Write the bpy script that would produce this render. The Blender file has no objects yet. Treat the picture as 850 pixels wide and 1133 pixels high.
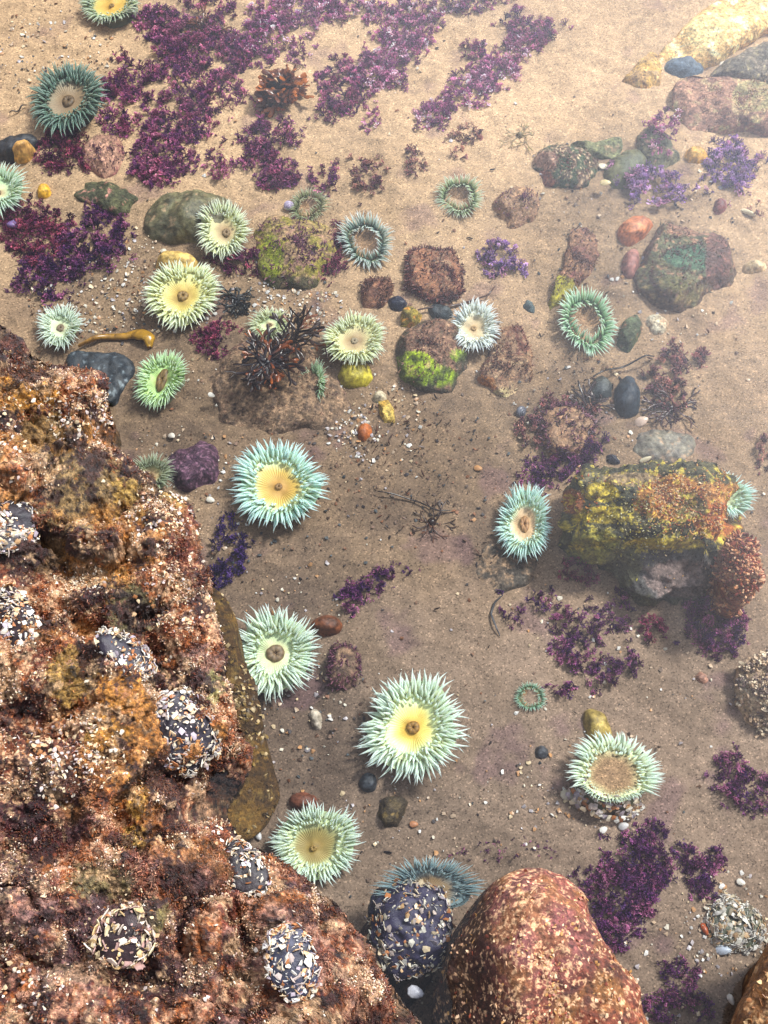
import bpy, math, random
import numpy as np
from mathutils import Vector, Matrix

SEED = 11
rng = np.random.default_rng(SEED)
random.seed(SEED)
scene = bpy.context.scene
COL = scene.collection
PI = math.pi

# ----------------------------------------------------------------------------- camera
W, H = 850.0, 1133.0
DEP, VF = math.radians(66.0), math.radians(50.0)
CAM = np.array([0.0, 0.0, 1.15])
TV = math.tan(VF / 2); TH = TV * 0.75
FWD = np.array([0, math.cos(DEP), -math.sin(DEP)])
UPV = np.array([0, math.sin(DEP), math.cos(DEP)])
RGT = np.array([1.0, 0, 0])
FLOOR = -0.12

cam_d = bpy.data.cameras.new("camera"); cam = bpy.data.objects.new("camera", cam_d)
COL.objects.link(cam); scene.camera = cam
cam.location = CAM; cam.rotation_euler = (PI / 2 - DEP, 0, 0)
cam_d.sensor_fit = 'VERTICAL'; cam_d.angle = VF
cam_d.sensor_fit = 'VERTICAL'; cam_d.sensor_height = 24.0; cam_d.lens = 12.0 / TV
cam_d.clip_start = 0.02; cam_d.clip_end = 400


def P(px, py, z=FLOOR):
    """the point of the place on the level z that the photo shows at (px, py)"""
    px = np.asarray(px, float); py = np.asarray(py, float)
    x = (px / W - .5) * 2 * TH; y = (.5 - py / H) * 2 * TV
    d = FWD + x[..., None] * RGT + y[..., None] * UPV
    t = (np.asarray(z, float) - CAM[2]) / d[..., 2]
    return CAM + d * t[..., None]


def proj(V):
    q = V - CAM
    f = q @ FWD
    return np.stack([((q @ RGT) / f / TH / 2 + .5) * W, (.5 - (q @ UPV) / f / TV / 2) * H], -1)


def mpp(px, py, z=FLOOR):
    """metres per photo pixel across"""
    return float(P(px + 1, py, z)[0] - P(px, py, z)[0])


def mpy(px, py, z=FLOOR):
    return float(P(px, py - 1, z)[1] - P(px, py, z)[1])


# ----------------------------------------------------------------------------- noise
_perm = rng.permutation(256); _perm = np.concatenate([_perm, _perm, _perm])
_g = rng.normal(size=(256, 3)); _g /= np.linalg.norm(_g, axis=1)[:, None]


def perlin(p):
    p = np.asarray(p, float)
    i = np.floor(p).astype(np.int64); f = p - i; i &= 255
    u = f * f * f * (f * (f * 6 - 15) + 10)
    out = 0
    for dx in (0, 1):
        wx = u[:, 0] if dx else 1 - u[:, 0]
        a = _perm[i[:, 0] + dx]
        for dy in (0, 1):
            wy = u[:, 1] if dy else 1 - u[:, 1]
            b = _perm[a + i[:, 1] + dy]
            for dz in (0, 1):
                wz = u[:, 2] if dz else 1 - u[:, 2]
                g = _g[_perm[b + i[:, 2] + dz] & 255]
                out = out + wx * wy * wz * (g[:, 0] * (f[:, 0] - dx) + g[:, 1] * (f[:, 1] - dy) + g[:, 2] * (f[:, 2] - dz))
    return out * 1.5


def fbm(p, scale, octv=4, gain=.5, off=0.0):
    p = np.asarray(p) / scale + off
    s, a, o = 0, 1.0, 0
    for k in range(octv):
        o = o + a * perlin(p * (2.03 ** k) + 17.3 * k); a *= gain
    return o


def ridged(p, scale, octv=3, off=0.0):
    p = np.asarray(p) / scale + off
    a, o = 1.0, 0
    for k in range(octv):
        o = o + a * (1 - 2 * np.abs(perlin(p * (2.1 ** k) + 9.1 * k))); a *= .5
    return o


def sstep(a, b, x):
    t = np.clip((x - a) / (b - a), 0, 1)
    return t * t * (3 - 2 * t)


K = 0.69


def C(r, g, b, k=K):
    v = np.array([r, g, b], float) / 255
    return np.where(v <= .04045, v / 12.92, ((v + .055) / 1.055) ** 2.4) * k


def mix(a, b, m):
    m = np.asarray(m)
    if m.ndim == 1: m = m[:, None]
    return a * (1 - m) + b * m


# ----------------------------------------------------------------------------- materials
def vcol_mat(name, rough=.6, spec=.4, var=.25, vscale=300, bump=.3, bscale=500, bdist=.002, sss=0.0, coat=0.0, trans=0.0, vor=0.0):
    m = bpy.data.materials.new(name); m.use_nodes = True
    nt = m.node_tree; nt.nodes.clear(); N = nt.nodes.new; L = nt.links.new
    out = N('ShaderNodeOutputMaterial'); b = N('ShaderNodeBsdfPrincipled')
    at = N('ShaderNodeAttribute'); at.attribute_name = 'Col'
    tc = N('ShaderNodeTexCoord')
    col = at.outputs['Color']
    if var > 0:
        no = N('ShaderNodeTexNoise'); no.inputs['Scale'].default_value = vscale; no.inputs['Detail'].default_value = 4; no.inputs['Roughness'].default_value = .65
        L(tc.outputs['Object'], no.inputs['Vector'])
        mr = N('ShaderNodeMapRange'); mr.inputs['From Min'].default_value = .3; mr.inputs['From Max'].default_value = .7
        mr.inputs['To Min'].default_value = 1 - var; mr.inputs['To Max'].default_value = 1 + var
        L(no.outputs['Fac'], mr.inputs['Value'])
        mu = N('ShaderNodeVectorMath'); mu.operation = 'SCALE'
        L(col, mu.inputs[0]); L(mr.outputs['Result'], mu.inputs['Scale']); col = mu.outputs['Vector']
    if vor > 0:
        vo = N('ShaderNodeTexVoronoi'); vo.inputs['Scale'].default_value = vor
        L(tc.outputs['Object'], vo.inputs['Vector'])
        sp = N('ShaderNodeSeparateColor'); L(vo.outputs['Color'], sp.inputs['Color'])
        cr = N('ShaderNodeValToRGB'); e = cr.color_ramp
        e.elements[0].position = 0; e.elements[0].color = (.42, .4, .4, 1)
        e.elements[1].position = 1; e.elements[1].color = (1.9, 1.85, 1.8, 1)
        for q, v in ((.05, .58), (.16, .84), (.5, .98), (.85, 1.13), (.95, 1.38)):
            x = e.elements.new(q); x.color = (v, v, v, 1)
        L(sp.outputs['Red'], cr.inputs['Fac'])
        mv = N('ShaderNodeVectorMath'); mv.operation = 'MULTIPLY'
        L(col, mv.inputs[0]); L(cr.outputs['Color'], mv.inputs[1]); col = mv.outputs['Vector']
    L(col, b.inputs['Base Color'])
    b.inputs['Roughness'].default_value = rough
    b.inputs['Specular IOR Level'].default_value = spec
    if coat: b.inputs['Coat Weight'].default_value = coat; b.inputs['Coat Roughness'].default_value = .18
    if sss:
        b.inputs['Subsurface Weight'].default_value = sss
        b.inputs['Subsurface Radius'].default_value = (1, .8, .6); b.inputs['Subsurface Scale'].default_value = .012
    if bump > 0:
        nb = N('ShaderNodeTexNoise'); nb.inputs['Scale'].default_value = bscale; nb.inputs['Detail'].default_value = 5; nb.inputs['Roughness'].default_value = .7
        L(tc.outputs['Object'], nb.inputs['Vector'])
        bp = N('ShaderNodeBump'); bp.inputs['Strength'].default_value = bump; bp.inputs['Distance'].default_value = bdist
        L(nb.outputs['Fac'], bp.inputs['Height']); L(bp.outputs['Normal'], b.inputs['Normal'])
    sh = b.outputs['BSDF']
    if trans > 0:
        tr = N('ShaderNodeBsdfTranslucent'); L(col, tr.inputs['Color'])
        mx = N('ShaderNodeMixShader'); mx.inputs['Fac'].default_value = trans
        L(sh, mx.inputs[1]); L(tr.outputs['BSDF'], mx.inputs[2]); sh = mx.outputs['Shader']
    L(sh, out.inputs['Surface'])
    return m


M_sand = vcol_mat('sand', rough=.85, spec=.2, var=.14, vscale=50, bump=.4, bscale=480, bdist=.0025, vor=600)
M_rock = vcol_mat('wet_stone', rough=.6, spec=.35, var=.5, vscale=200, bump=.9, bscale=260, bdist=.004, vor=380)
M_stone = vcol_mat('smooth_stone', rough=.5, spec=.4, var=.5, vscale=130, bump=.5, bscale=350, bdist=.002)
M_turf = vcol_mat('algal_turf', rough=.5, spec=.5, var=.15, vscale=400, bump=0)
M_cor = vcol_mat('coralline', rough=.6, spec=.3, var=.12, vscale=500, bump=0, trans=.12)
M_tent = vcol_mat('anemone_tentacle', rough=.45, spec=.4, var=.08, vscale=300, bump=0, trans=.15, sss=.6)
M_disc = vcol_mat('anemone_flesh', rough=.5, spec=.4, var=.1, vscale=500, bump=.25, bscale=700, bdist=.001)
M_sandy = vcol_mat('sandy_flesh', rough=.85, spec=.2, var=.3, vscale=8, bump=.5, bscale=26, bdist=.002, vor=34)
M_shell = vcol_mat('shell', rough=.35, spec=.5, var=.12, vscale=400, bump=.15, bscale=600, bdist=.0006)
M_weed = vcol_mat('brown_weed', rough=.3, spec=.55, var=.2, vscale=200, bump=0, trans=.15)
M_mussel = vcol_mat('wet_flesh', rough=.42, spec=.35, var=.25, vscale=250, bump=.5, bscale=260, bdist=.002)


def mesh(name, V, F, col, mat, parent=None, smooth=True):
    """V n x 3, F list of index arrays (m x 4 or m x 3), col n x 3 or one colour"""
    me = bpy.data.meshes.new(name)
    V = np.ascontiguousarray(V, np.float32)
    me.vertices.add(len(V)); me.vertices.foreach_set('co', V.ravel())
    if not isinstance(F, list): F = [F]
    F = [np.asarray(f, np.int32) for f in F if len(f)]
    nl = sum(f.size for f in F); npo = sum(len(f) for f in F)
    me.loops.add(nl); me.polygons.add(npo)
    me.loops.foreach_set('vertex_index', np.concatenate([f.ravel() for f in F]))
    tot = np.concatenate([np.full(len(f), f.shape[1], np.int32) for f in F])
    st = np.concatenate([[0], np.cumsum(tot)[:-1]]).astype(np.int32)
    me.polygons.foreach_set('loop_start', st)
    me.polygons.foreach_set('use_smooth', np.full(npo, smooth))
    me.update(calc_edges=True)
    a = me.attributes.new('Col', 'FLOAT_COLOR', 'POINT')
    c = np.ones((len(V), 4), np.float32); c[:, :3] = np.clip(col, 0.002, .95)
    a.data.foreach_set('color', c.ravel())
    me.materials.append(mat)
    o = bpy.data.objects.new(name, me); COL.objects.link(o)
    if parent is not None: o.parent = parent
    return o


def tag(o, label=None, cat=None, group=None, kind=None):
    if label: o['label'] = label
    if cat: o['category'] = cat
    if group: o['group'] = group
    if kind: o['kind'] = kind
    return o


def empty(name, loc, label, cat, group=None, rot=(0, 0, 0), scale=(1, 1, 1)):
    o = bpy.data.objects.new(name, None); COL.objects.link(o)
    o.location = loc; o.rotation_euler = rot; o.scale = scale; o.empty_display_size = .02
    return tag(o, label, cat, group)


def grid_faces(nu, nv, wrap_u=False):
    """vertex index = i*nv + j"""
    I = np.arange(nu if wrap_u else nu - 1); J = np.arange(nv - 1)
    i, j = np.meshgrid(I, J, indexing='ij'); i2 = (i + 1) % nu
    return np.stack([i * nv + j, i2 * nv + j, i2 * nv + j + 1, i * nv + j + 1], -1).reshape(-1, 4)


def rand_rot(n, r=None):
    r = r or rng
    q = r.normal(size=(n, 4)); q /= np.linalg.norm(q, axis=1)[:, None]
    w, x, y, z = q.T
    return np.stack([np.stack([1 - 2 * (y * y + z * z), 2 * (x * y - z * w), 2 * (x * z + y * w)], -1),
                     np.stack([2 * (x * y + z * w), 1 - 2 * (x * x + z * z), 2 * (y * z - x * w)], -1),
                     np.stack([2 * (x * z - y * w), 2 * (y * z + x * w), 1 - 2 * (x * x + y * y)], -1)], 1)


def frames(nrm, spin=None):
    """rotation matrices whose z axis is nrm, spun about it"""
    n = len(nrm); nrm = nrm / (np.linalg.norm(nrm, axis=1)[:, None] + 1e-9)
    a = rng.normal(size=(n, 3)); x = np.cross(a, nrm); x /= np.linalg.norm(x, axis=1)[:, None] + 1e-9
    y = np.cross(nrm, x)
    return np.stack([x, y, nrm], -1)


def scatter(templates, pos, R, size, cols, shade=None):
    """one batch of copies of small templates; returns V, F list, col"""
    Vs, Fs, Cs, off = [], {}, [], 0
    pick = rng.integers(0, len(templates), len(pos))
    size = np.asarray(size)
    if size.ndim == 1: size = size[:, None].repeat(3, 1)
    for k, (tv, tf, tcm) in enumerate(templates):
        m = np.nonzero(pick == k)[0]
        if not len(m): continue
        v = np.einsum('nij,nkj->nki', R[m], tv[None] * size[m][:, None, :]) + pos[m][:, None]
        c = cols[m][:, None] * tcm[None]
        nv = len(tv)
        for f in tf:
            ff = (f[None] + (off + np.arange(len(m)) * nv)[:, None, None]).reshape(-1, f.shape[1])
            Fs.setdefault(f.shape[1], []).append(ff)
        Vs.append(v.reshape(-1, 3)); Cs.append(np.broadcast_to(c, v.shape).reshape(-1, 3)); off += len(m) * nv
    return np.concatenate(Vs), [np.concatenate(x) for x in Fs.values()], np.concatenate(Cs)


# ----------------------------------------------------------------------------- small templates
def tube(pts, rad, ns=5, cap=True, flat=1.0):
    pts = np.asarray(pts, float); n = len(pts)
    t = np.gradient(pts, axis=0); t /= np.linalg.norm(t, axis=1)[:, None] + 1e-12
    ref = np.array([0.13, .31, .94]) if abs(t[0, 2]) < .9 else np.array([1.0, .1, 0])
    x = np.cross(t, ref); x /= np.linalg.norm(x, axis=1)[:, None] + 1e-9
    y = np.cross(t, x)
    a = np.arange(ns) * 2 * PI / ns
    rad = np.asarray(rad, float)
    V = pts[:, None] + rad[:, None, None] * (np.cos(a)[None, :, None] * x[:, None] + flat * np.sin(a)[None, :, None] * y[:, None])
    V = V.transpose(1, 0, 2).reshape(-1, 3)
    F = [grid_faces(ns, n, True)]
    if cap:
        V = np.concatenate([V, pts[:1], pts[-1:]]); b = ns * n
        k = np.arange(ns); k2 = (k + 1) % ns
        F.append(np.concatenate([np.stack([k2 * n, k * n, np.full(ns, b)], 1), np.stack([k * n + n - 1, k2 * n + n - 1, np.full(ns, b + 1)], 1)]))
    return V, F


def join(parts):
    V, F, Cc, off = [], {}, [], 0
    for v, f, c in parts:
        V.append(v)
        Cc.append(np.broadcast_to(np.asarray(c, float), v.shape) if np.asarray(c).ndim < 2 else c)
        for x in f: F.setdefault(x.shape[1], []).append(np.asarray(x) + off)
        off += len(v)
    return np.concatenate(V), [np.concatenate(x) for x in F.values()], np.concatenate(Cc)


def t_rod(seed):
    r = np.random.default_rng(seed)
    b = r.uniform(-.35, .35, 2)
    pts = [[0, 0, 0], [b[0] * .3, b[1] * .3, .5], [b[0], b[1], 1]]
    v, f = tube(pts, [.12, .15, .07], 4)
    u = np.clip(v[:, 2], 0, 1)[:, None]
    return v, f, .8 + .45 * u


def t_stub(seed):
    r = np.random.default_rng(seed)
    b = r.uniform(-.3, .3, 2)
    v, f = tube([[0, 0, -.1], [b[0] * .4, b[1] * .4, .45], [b[0], b[1], .9]], [.26, .30, .16], 4)
    u = np.clip(v[:, 2], 0, 1)[:, None]
    return v, f, .75 + .5 * u


def t_chip(seed):
    """broken shell chip: irregular thin dished polygon"""
    r = np.random.default_rng(seed)
    n = r.integers(6, 10); a = np.sort(r.uniform(0, 2 * PI, n) * .25 + np.arange(n) * 2 * PI / n)
    rr = r.uniform(.75, 1.08, n) * np.where(r.random(n) < .15, .7, 1)
    asp = r.uniform(.5, 1)
    xy = np.stack([np.cos(a) * rr, np.sin(a) * rr * asp], 1)
    dish = r.uniform(.05, .3); zed = dish * (xy ** 2).sum(1)
    th = .14
    top = np.concatenate([xy, zed[:, None] * -1 + th], 1); bot = np.concatenate([xy * .97, -zed[:, None]], 1)
    V = np.concatenate([top, bot, [[0, 0, th * 1.3]], [[0, 0, 0]]])
    k = np.arange(n); k2 = (k + 1) % n
    F3 = np.concatenate([np.stack([k, k2, np.full(n, 2 * n)], 1), np.stack([k2 + n, k + n, np.full(n, 2 * n + 1)], 1)])
    F4 = np.stack([k + n, k2 + n, k2, k], 1)
    c = np.ones((len(V), 1)); c[n:2 * n] = .7; c[:n] = r.uniform(.75, 1.1, (n, 1))
    return V, [F3, F4], c


def t_spray(seed):
    """jointed coralline sprig: fans of short swollen joints"""
    r = np.random.default_rng(seed); parts = []

    def grow(p, d, ln, w, depth):
        q = p + d * ln
        mid = (p + q) / 2
        v, f = tube([p, mid, q], [w * .7, w * 1.2, w * .8], 3, cap=False, flat=.8)
        sh = [.6, .9, 1.4, 2.3][min(depth, 3)]
        parts.append((v, f, np.full((len(v), 1), sh * r.uniform(.8, 1.2))))
        if depth < 3:
            for s in ((-1, 1) if r.random() < .75 else (-1, 0, 1)):
                e = d + .55 * s * perp + r.normal(size=3) * .22
                e /= np.linalg.norm(e)
                grow(q, e, ln * r.uniform(.75, .95), w * .88, depth + 1)
    for s in range(2):
        perp = r.normal(size=3); perp[2] *= .3; perp /= np.linalg.norm(perp)
        d = np.array([r.normal() * .35, r.normal() * .35, 1.0]); d /= np.linalg.norm(d)
        grow(np.array([r.normal() * .05, r.normal() * .05, 0]), d, .3, .075, 0)
    return join(parts)


RODS = [t_rod(i) for i in range(6)]
STUBS = [t_stub(60 + i) for i in range(6)]
CHIPS = [t_chip(20 + i) for i in range(10)]
SPRAYS = [t_spray(40 + i) for i in range(8)]


# ----------------------------------------------------------------------------- sea floor
def G(x, y):
    p = np.stack([x, y, np.zeros_like(x)], -1).reshape(-1, 3)
    z = .012 * fbm(p, .30, 2) + .005 * fbm(p, .07, 3, off=5.5) + .0018 * ridged(p * [1, 1.8, 1], .045, 2, off=3.1)
    return (FLOOR + z).reshape(x.shape)


def PG(px, py, dz=0.0):
    p = P(px, py)
    for _ in range(3):
        z = G(np.atleast_1d(p[..., 0]), np.atleast_1d(p[..., 1])).reshape(np.shape(px)) + dz
        p = P(px, py, z)
    return p


def axis(lo, hi, step, far):
    a = list(np.arange(lo, hi, step)); s = step
    up, dn = [a[-1]], [a[0]]
    while up[-1] < far: s *= 1.5; up.append(up[-1] + s)
    s = step
    while dn[-1] > -far: s *= 1.5; dn.append(dn[-1] - s)
    return np.array(dn[:0:-1] + a + up[1:])


def blob(px, cx, cy, rx, ry=None, soft=.5, rot=0.0):
    ry = ry or rx
    dx, dy = px[..., 0] - cx, px[..., 1] - cy
    c, s = math.cos(math.radians(rot)), math.sin(math.radians(rot))
    d = np.sqrt(((dx * c + dy * s) / rx) ** 2 + ((-dx * s + dy * c) / ry) ** 2)
    return 1 - sstep(1 - soft, 1 + soft, d)


def build_floor():
    X = axis(-.75, .75, .0028, 60); Y = axis(-.12, 1.62, .0028, 60)
    x, y = np.meshgrid(X, Y, indexing='ij')
    z = G(x, y)
    V = np.stack([x, y, z], -1).reshape(-1, 3)
    n1 = fbm(V, .22, 4, off=1.7); n2 = fbm(V, .05, 4, off=8.8); n3 = fbm(V, .012, 3, off=2.2)
    tan, brown, mauve, dark = C(206, 172, 134), C(148, 122, 98), C(142, 122, 108), C(76, 62, 54)
    q = proj(V)
    inside = (q[:, 0] > -200) & (q[:, 0] < 1050) & (q[:, 1] > -150) & (q[:, 1] < 1300)
    q[~inside] = [400, 100]
    # the sand is painted paler at the far side, partly for the sky's reflection, browner with shell mud between the stones, mauve near the boulders
    m_near = sstep(170, 500, q[:, 1] + 60 * n1 + 50 * n2)
    c = mix(tan, brown, m_near * .8)
    c = mix(c, mauve, sstep(480, 800, q[:, 1] + 50 * n2) * .75)
    mud = np.zeros(len(V))
    for b in ((180, 330, 170, 110), (330, 440, 130, 80), (450, 520, 130, 90), (190, 480, 90, 60), (300, 640, 110, 70), (640, 450, 90, 60), (330, 830, 70, 120), (690, 260, 110, 110), (555, 600, 60, 60)):
        mud = np.maximum(mud, blob(q, *b, soft=.6) * .75)
    mud = np.clip(mud + .40 * n2 + .3 * n3 - .12, 0, 1)
    c = mix(c, dark, mud * .75)
    c = c * (1 + .22 * n1 + .16 * n2 + .12 * n3)[:, None]
    pur = sstep(.35, .7, fbm(V, .09, 4, off=21)) * .35
    c = mix(c, C(110, 75, 95), pur)
    o = mesh('sea_floor', V, grid_faces(len(X), len(Y)), c, M_sand)
    tag(o, kind='structure')


build_floor()


# ----------------------------------------------------------------------------- rocks
def smooth_closed(poly, n=400):
    p = np.asarray(poly, float)
    k = len(p); t = np.linspace(0, k, n, endpoint=False); i = t.astype(int); f = (t - i)[:, None]
    a, b, c, d = p[(i - 1) % k], p[i % k], p[(i + 1) % k], p[(i + 2) % k]
    cr = .5 * ((2 * b) + (c - a) * f + (2 * a - 5 * b + 4 * c - d) * f ** 2 + (3 * b - a - 3 * c + d) * f ** 3)
    lin = b * (1 - f) + c * f
    return .6 * cr + .4 * lin


def ell(cx, cy, rx, ry, rot=0, lob=.09, seed=0, n=22, e=2.3):
    r = np.random.default_rng(seed + int(cx * 7 + cy))
    a = np.arange(n) * 2 * PI / n
    c, s = np.cos(a), np.sin(a)
    k = (np.abs(c) ** e + np.abs(s) ** e) ** (-1 / e)
    w = 1 + lob * (np.sin(2 * a + r.uniform(0, 6)) * .5 + np.sin(3 * a + r.uniform(0, 6)) * .6 + r.normal(size=n) * .25)
    x, y = c * k * w * rx, s * k * w * ry
    t = math.radians(rot)
    return np.stack([cx + x * math.cos(t) - y * math.sin(t), cy + x * math.sin(t) + y * math.cos(t)], 1)


ROCKS = {}


def rock_verts(poly, z0, h, p=2.4, q=2.0, nt=120, nr=40, center=None, amp=(.006, .03), fine=(.0015, .008), bumps=(), ridge=0.0, thetas=None, sink=.012, off=0.0, tilt=(0, 0), skirt=None, cuts=0):
    w = smooth_closed(poly)
    pts = P(w[:, 0], w[:, 1], z0)
    c = pts.mean(0) if center is None else P(center[0], center[1], z0)
    d = pts[:, :2] - c[:2]
    ang = np.arctan2(d[:, 1], d[:, 0]); r = np.hypot(d[:, 0], d[:, 1])
    o = np.argsort(ang); ang, r = ang[o], r[o]
    th = np.linspace(-PI, PI, nt, endpoint=False) if thetas is None else thetas
    nt = len(th)
    Rt = np.interp(th, np.concatenate([ang - 2 * PI, ang, ang + 2 * PI]), np.concatenate([r, r, r]))
    a = np.linspace(.02, 1, nr) * PI / 2
    aa = np.linspace(0, 1, 6000) ** 2 * PI / 2          # rows evenly spaced along the profile
    r_d, z_d = np.sin(aa) ** (2 / p), np.cos(aa) ** (2 / q)
    ln = np.concatenate([[0], np.cumsum(np.hypot(np.diff(r_d), np.diff(z_d) * .45))])
    sl = np.linspace(.006, 1, nr) * ln[-1]
    rr, zz = np.interp(sl, ln, r_d), np.interp(sl, ln, z_d)
    x = c[0] + Rt[:, None] * rr * np.cos(th)[:, None]; y = c[1] + Rt[:, None] * rr * np.sin(th)[:, None]
    if skirt is None:
        z = z0 - sink + (h + sink) * np.broadcast_to(zz, x.shape)
    else:
        z = z0 + h * np.broadcast_to(zz, x.shape)
    z = z + (tilt[0] * (x - c[0]) + tilt[1] * (y - c[1])) * zz
    V = np.stack([x, y, z], -1)
    if skirt is not None:       # below the outline the flank goes down and back under
        ns = 26
        u = np.arange(1, ns + 1) / ns
        k = 1 - skirt / Rt[:, None] * u[None] ** .8
        S_ = np.stack([c[0] + (x[:, -1:] - c[0]) * k, c[1] + (y[:, -1:] - c[1]) * k, z0 - sink * u[None] + 0 * k], -1)
        V = np.concatenate([V, S_], 1); nr += ns
        zz = np.concatenate([zz, np.zeros(ns)])

    if cuts:            # broken faces: planes that take slices off the stone
        r_ = np.random.default_rng(int(off * 100) + 5)
        cc = np.array([c[0], c[1], z0]); ex = np.array([Rt.mean(), Rt.mean(), max(h, .004)])
        for _ in range(cuts):
            a_ = r_.uniform(0, 2 * PI); e_ = r_.uniform(.25, 1.35)
            nn = np.array([math.cos(a_) * math.cos(e_), math.sin(a_) * math.cos(e_), math.sin(e_)])
            q_ = (V - cc) / ex
            dd = q_ @ nn - r_.uniform(.74, .95)
            V = V - np.maximum(dd, 0)[..., None] * nn * ex * .9

    def nrm(V):
        du = np.roll(V, -1, 0) - np.roll(V, 1, 0); dv = np.gradient(V, axis=1)
        n = np.cross(dv, du); n /= np.linalg.norm(n, axis=-1)[..., None] + 1e-12
        return np.where((n[..., 2:] < -.2) & (zz[None, :, None] > .5), -n, n)
    N = nrm(V)
    if (N[..., 2].mean() < 0): N = -N
    wp = np.clip(1 - np.concatenate([rr, np.ones(nr - len(rr))]) / .22, 0, 1)[None, :, None]
    N = N * (1 - wp) + np.array([0, 0, 1.0]) * wp
    fl = V.reshape(-1, 3)
    disp = amp[0] * fbm(fl, amp[1], 3, off=off) + fine[0] * fbm(fl, fine[1], 3, off=off + 4)
    if ridge: disp = disp - ridge * np.maximum(0, ridged(fl, .09, 3, off=off + 2) - .55)
    V = V + N * (disp.reshape(nt, nr) * (np.clip(.25 + 1.6 * zz, 0, 1) if skirt is not None else 1))[..., None]
    if len(bumps):
        q_ = proj(V.reshape(-1, 3))
        dz = sum(b[4] * blob(q_, b[0], b[1], b[2], b[3], soft=.8) for b in bumps)
        V[..., 2] += dz.reshape(nt, nr)
    V = V.reshape(-1, 3)
    N2 = nrm(V.reshape(nt, nr, 3)).reshape(-1, 3)
    if N2[:, 2].mean() < 0: N2 = -N2
    F = [grid_faces(nt, nr, True)[:, ::-1]]
    V = np.concatenate([V, V.reshape(nt, nr, 3)[:, 0].mean(0)[None]])
    N2 = np.concatenate([N2, [[0, 0, 1]]])
    i = np.arange(nt); F.append(np.stack([i * nr, ((i + 1) % nt) * nr, np.full(nt, nt * nr)], 1)[:, ::-1][:, ::-1])
    return V, F, N2


def stone_col(V, N, q, c1, c2, c3=None, sp=.3, scale=.03, sand=0.0, patches=(), off=0.0, crust=None):
    n = fbm(V, scale, 5, .6, off=off + 1); m = fbm(V, scale * .3, 4, .6, off=off + 6)
    c = mix(np.asarray(c1), np.asarray(c2), sstep(-.35, .35, n))
    if c3 is not None:
        c = mix(c, np.asarray(c3), sstep(.45 - sp, .75 - sp, m + .3 * n) * .9)
    for (px, py, rx, ry, col, st) in patches:
        w = blob(q, px, py, rx, ry, soft=.3) + .5 * (n * .5 + m * .5)
        c = mix(c, np.asarray(col), sstep(.35, .65, w) * st)
    if sand > 0:
        s = sstep(.55, .95, N[:, 2]) * sstep(.35 - sand, .65 - sand, m * .6 + .35 * n + .15)
        c = mix(c, C(156, 128, 102), s * .8)
    if crust is not None:
        # a crust growing on the stone's flanks, not on its sanded top
        c = mix(c, np.asarray(crust), sstep(.85, .55, N[:, 2] + .25 * m) * .8)
    f = fbm(V, scale * .12, 3, .7, off=off + 11)
    c = np.clip(c + .08 * (c - c.mean(1, keepdims=True)), .01, .9)
    return c * 1.15 * np.clip(1 + .42 * m + .36 * f, .3, 1.9)[:, None]


RED_PAL = [C(92, 36, 34), C(120, 52, 40), C(150, 78, 52), C(78, 34, 44), C(190, 140, 112)]


def turf(parent, V, N, n, pal, size=(.002, .005), mask=None, tmpl=RODS, name='algae_turf', mat=None, spread=.9, bright=(.7, 1.3)):
    w = np.ones(len(V)) if mask is None else np.clip(mask, 0, None)
    if w.sum() <= 0: return
    idx = rng.choice(len(V), n, p=w / w.sum())
    pos = V[idx] + rng.normal(size=(n, 3)) * .0008
    d = N[idx] + rng.normal(size=(n, 3)) * spread
    d[:, 2] += .3
    cols = np.asarray(pal)[rng.integers(0, len(pal), n)] * rng.uniform(bright[0], bright[1], (n, 1))
    v, f, c = scatter(tmpl, pos, frames(d), rng.uniform(size[0], size[1], n) * 1.35, cols)
    o = mesh(name, v, f, c, mat or M_turf, parent, smooth=False)
    tag(o, kind='stuff')
    return o


def stone(name, label, poly, h, cols, p=2.4, q=2.0, z0=None, mat=None, cat='stone', group=None, fuzz=None, nt=None, nr=None, off=None, amp=None, fine=None, tilt=(0, 0), sink=.012, **kw):
    poly = np.asarray(poly, float)
    cx, cy = poly.mean(0)
    h = h * HK
    if z0 is None: z0 = float(PG(cx, cy)[2])
    ext = np.ptp(poly[:, 0]) * mpp(cx, cy)
    off = (cx * .13 + cy * .07) % 50 if off is None else off
    nt = nt or int(np.clip(ext / .0025 * 2.5, 48, 260)); nr = nr or int(np.clip(ext / .0025 * .7, 16, 80))
    amp = amp or (ext * .05, ext * .35); fine = fine or (min(.0014, ext * .012), .012)
    V, F, N = rock_verts(poly, z0, h, p, q, nt, nr, amp=amp, fine=fine, off=off, tilt=tilt, sink=sink, cuts=0 if mat is M_stone else (3 if p > 4.5 else 9))
    base = V.mean(0); base[2] = z0
    c = stone_col(V, N, proj(V), off=off, **cols)
    o = mesh(name, V - base, F, c, mat or M_rock)
    o.location = base
    tag(o, label, cat, group)
    if fuzz:
        n, pal, sz, mode = fuzz
        m = sstep(.95, .6, N[:, 2]) + .05 if mode == 'rim' else sstep(.2, .7, N[:, 2]) * np.clip(.4 + fbm(V, .02, 3, off=off), 0, 1)
        m = m * (V[:, 2] > z0 + .001)
        turf(o, V - base, N, n, pal, sz, m, tmpl=STUBS if 'barnacle' in label else RODS)
    return o, V, N


HK = .62
GS = 'stones lying on the pool floor'
GP = 'small pebbles on the pool floor'
PUR = [C(92, 48, 74), C(120, 66, 88), C(150, 96, 112), C(70, 34, 62)]
BRN = [C(120, 72, 58), C(96, 54, 48), C(150, 104, 80), C(80, 46, 50)]


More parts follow.
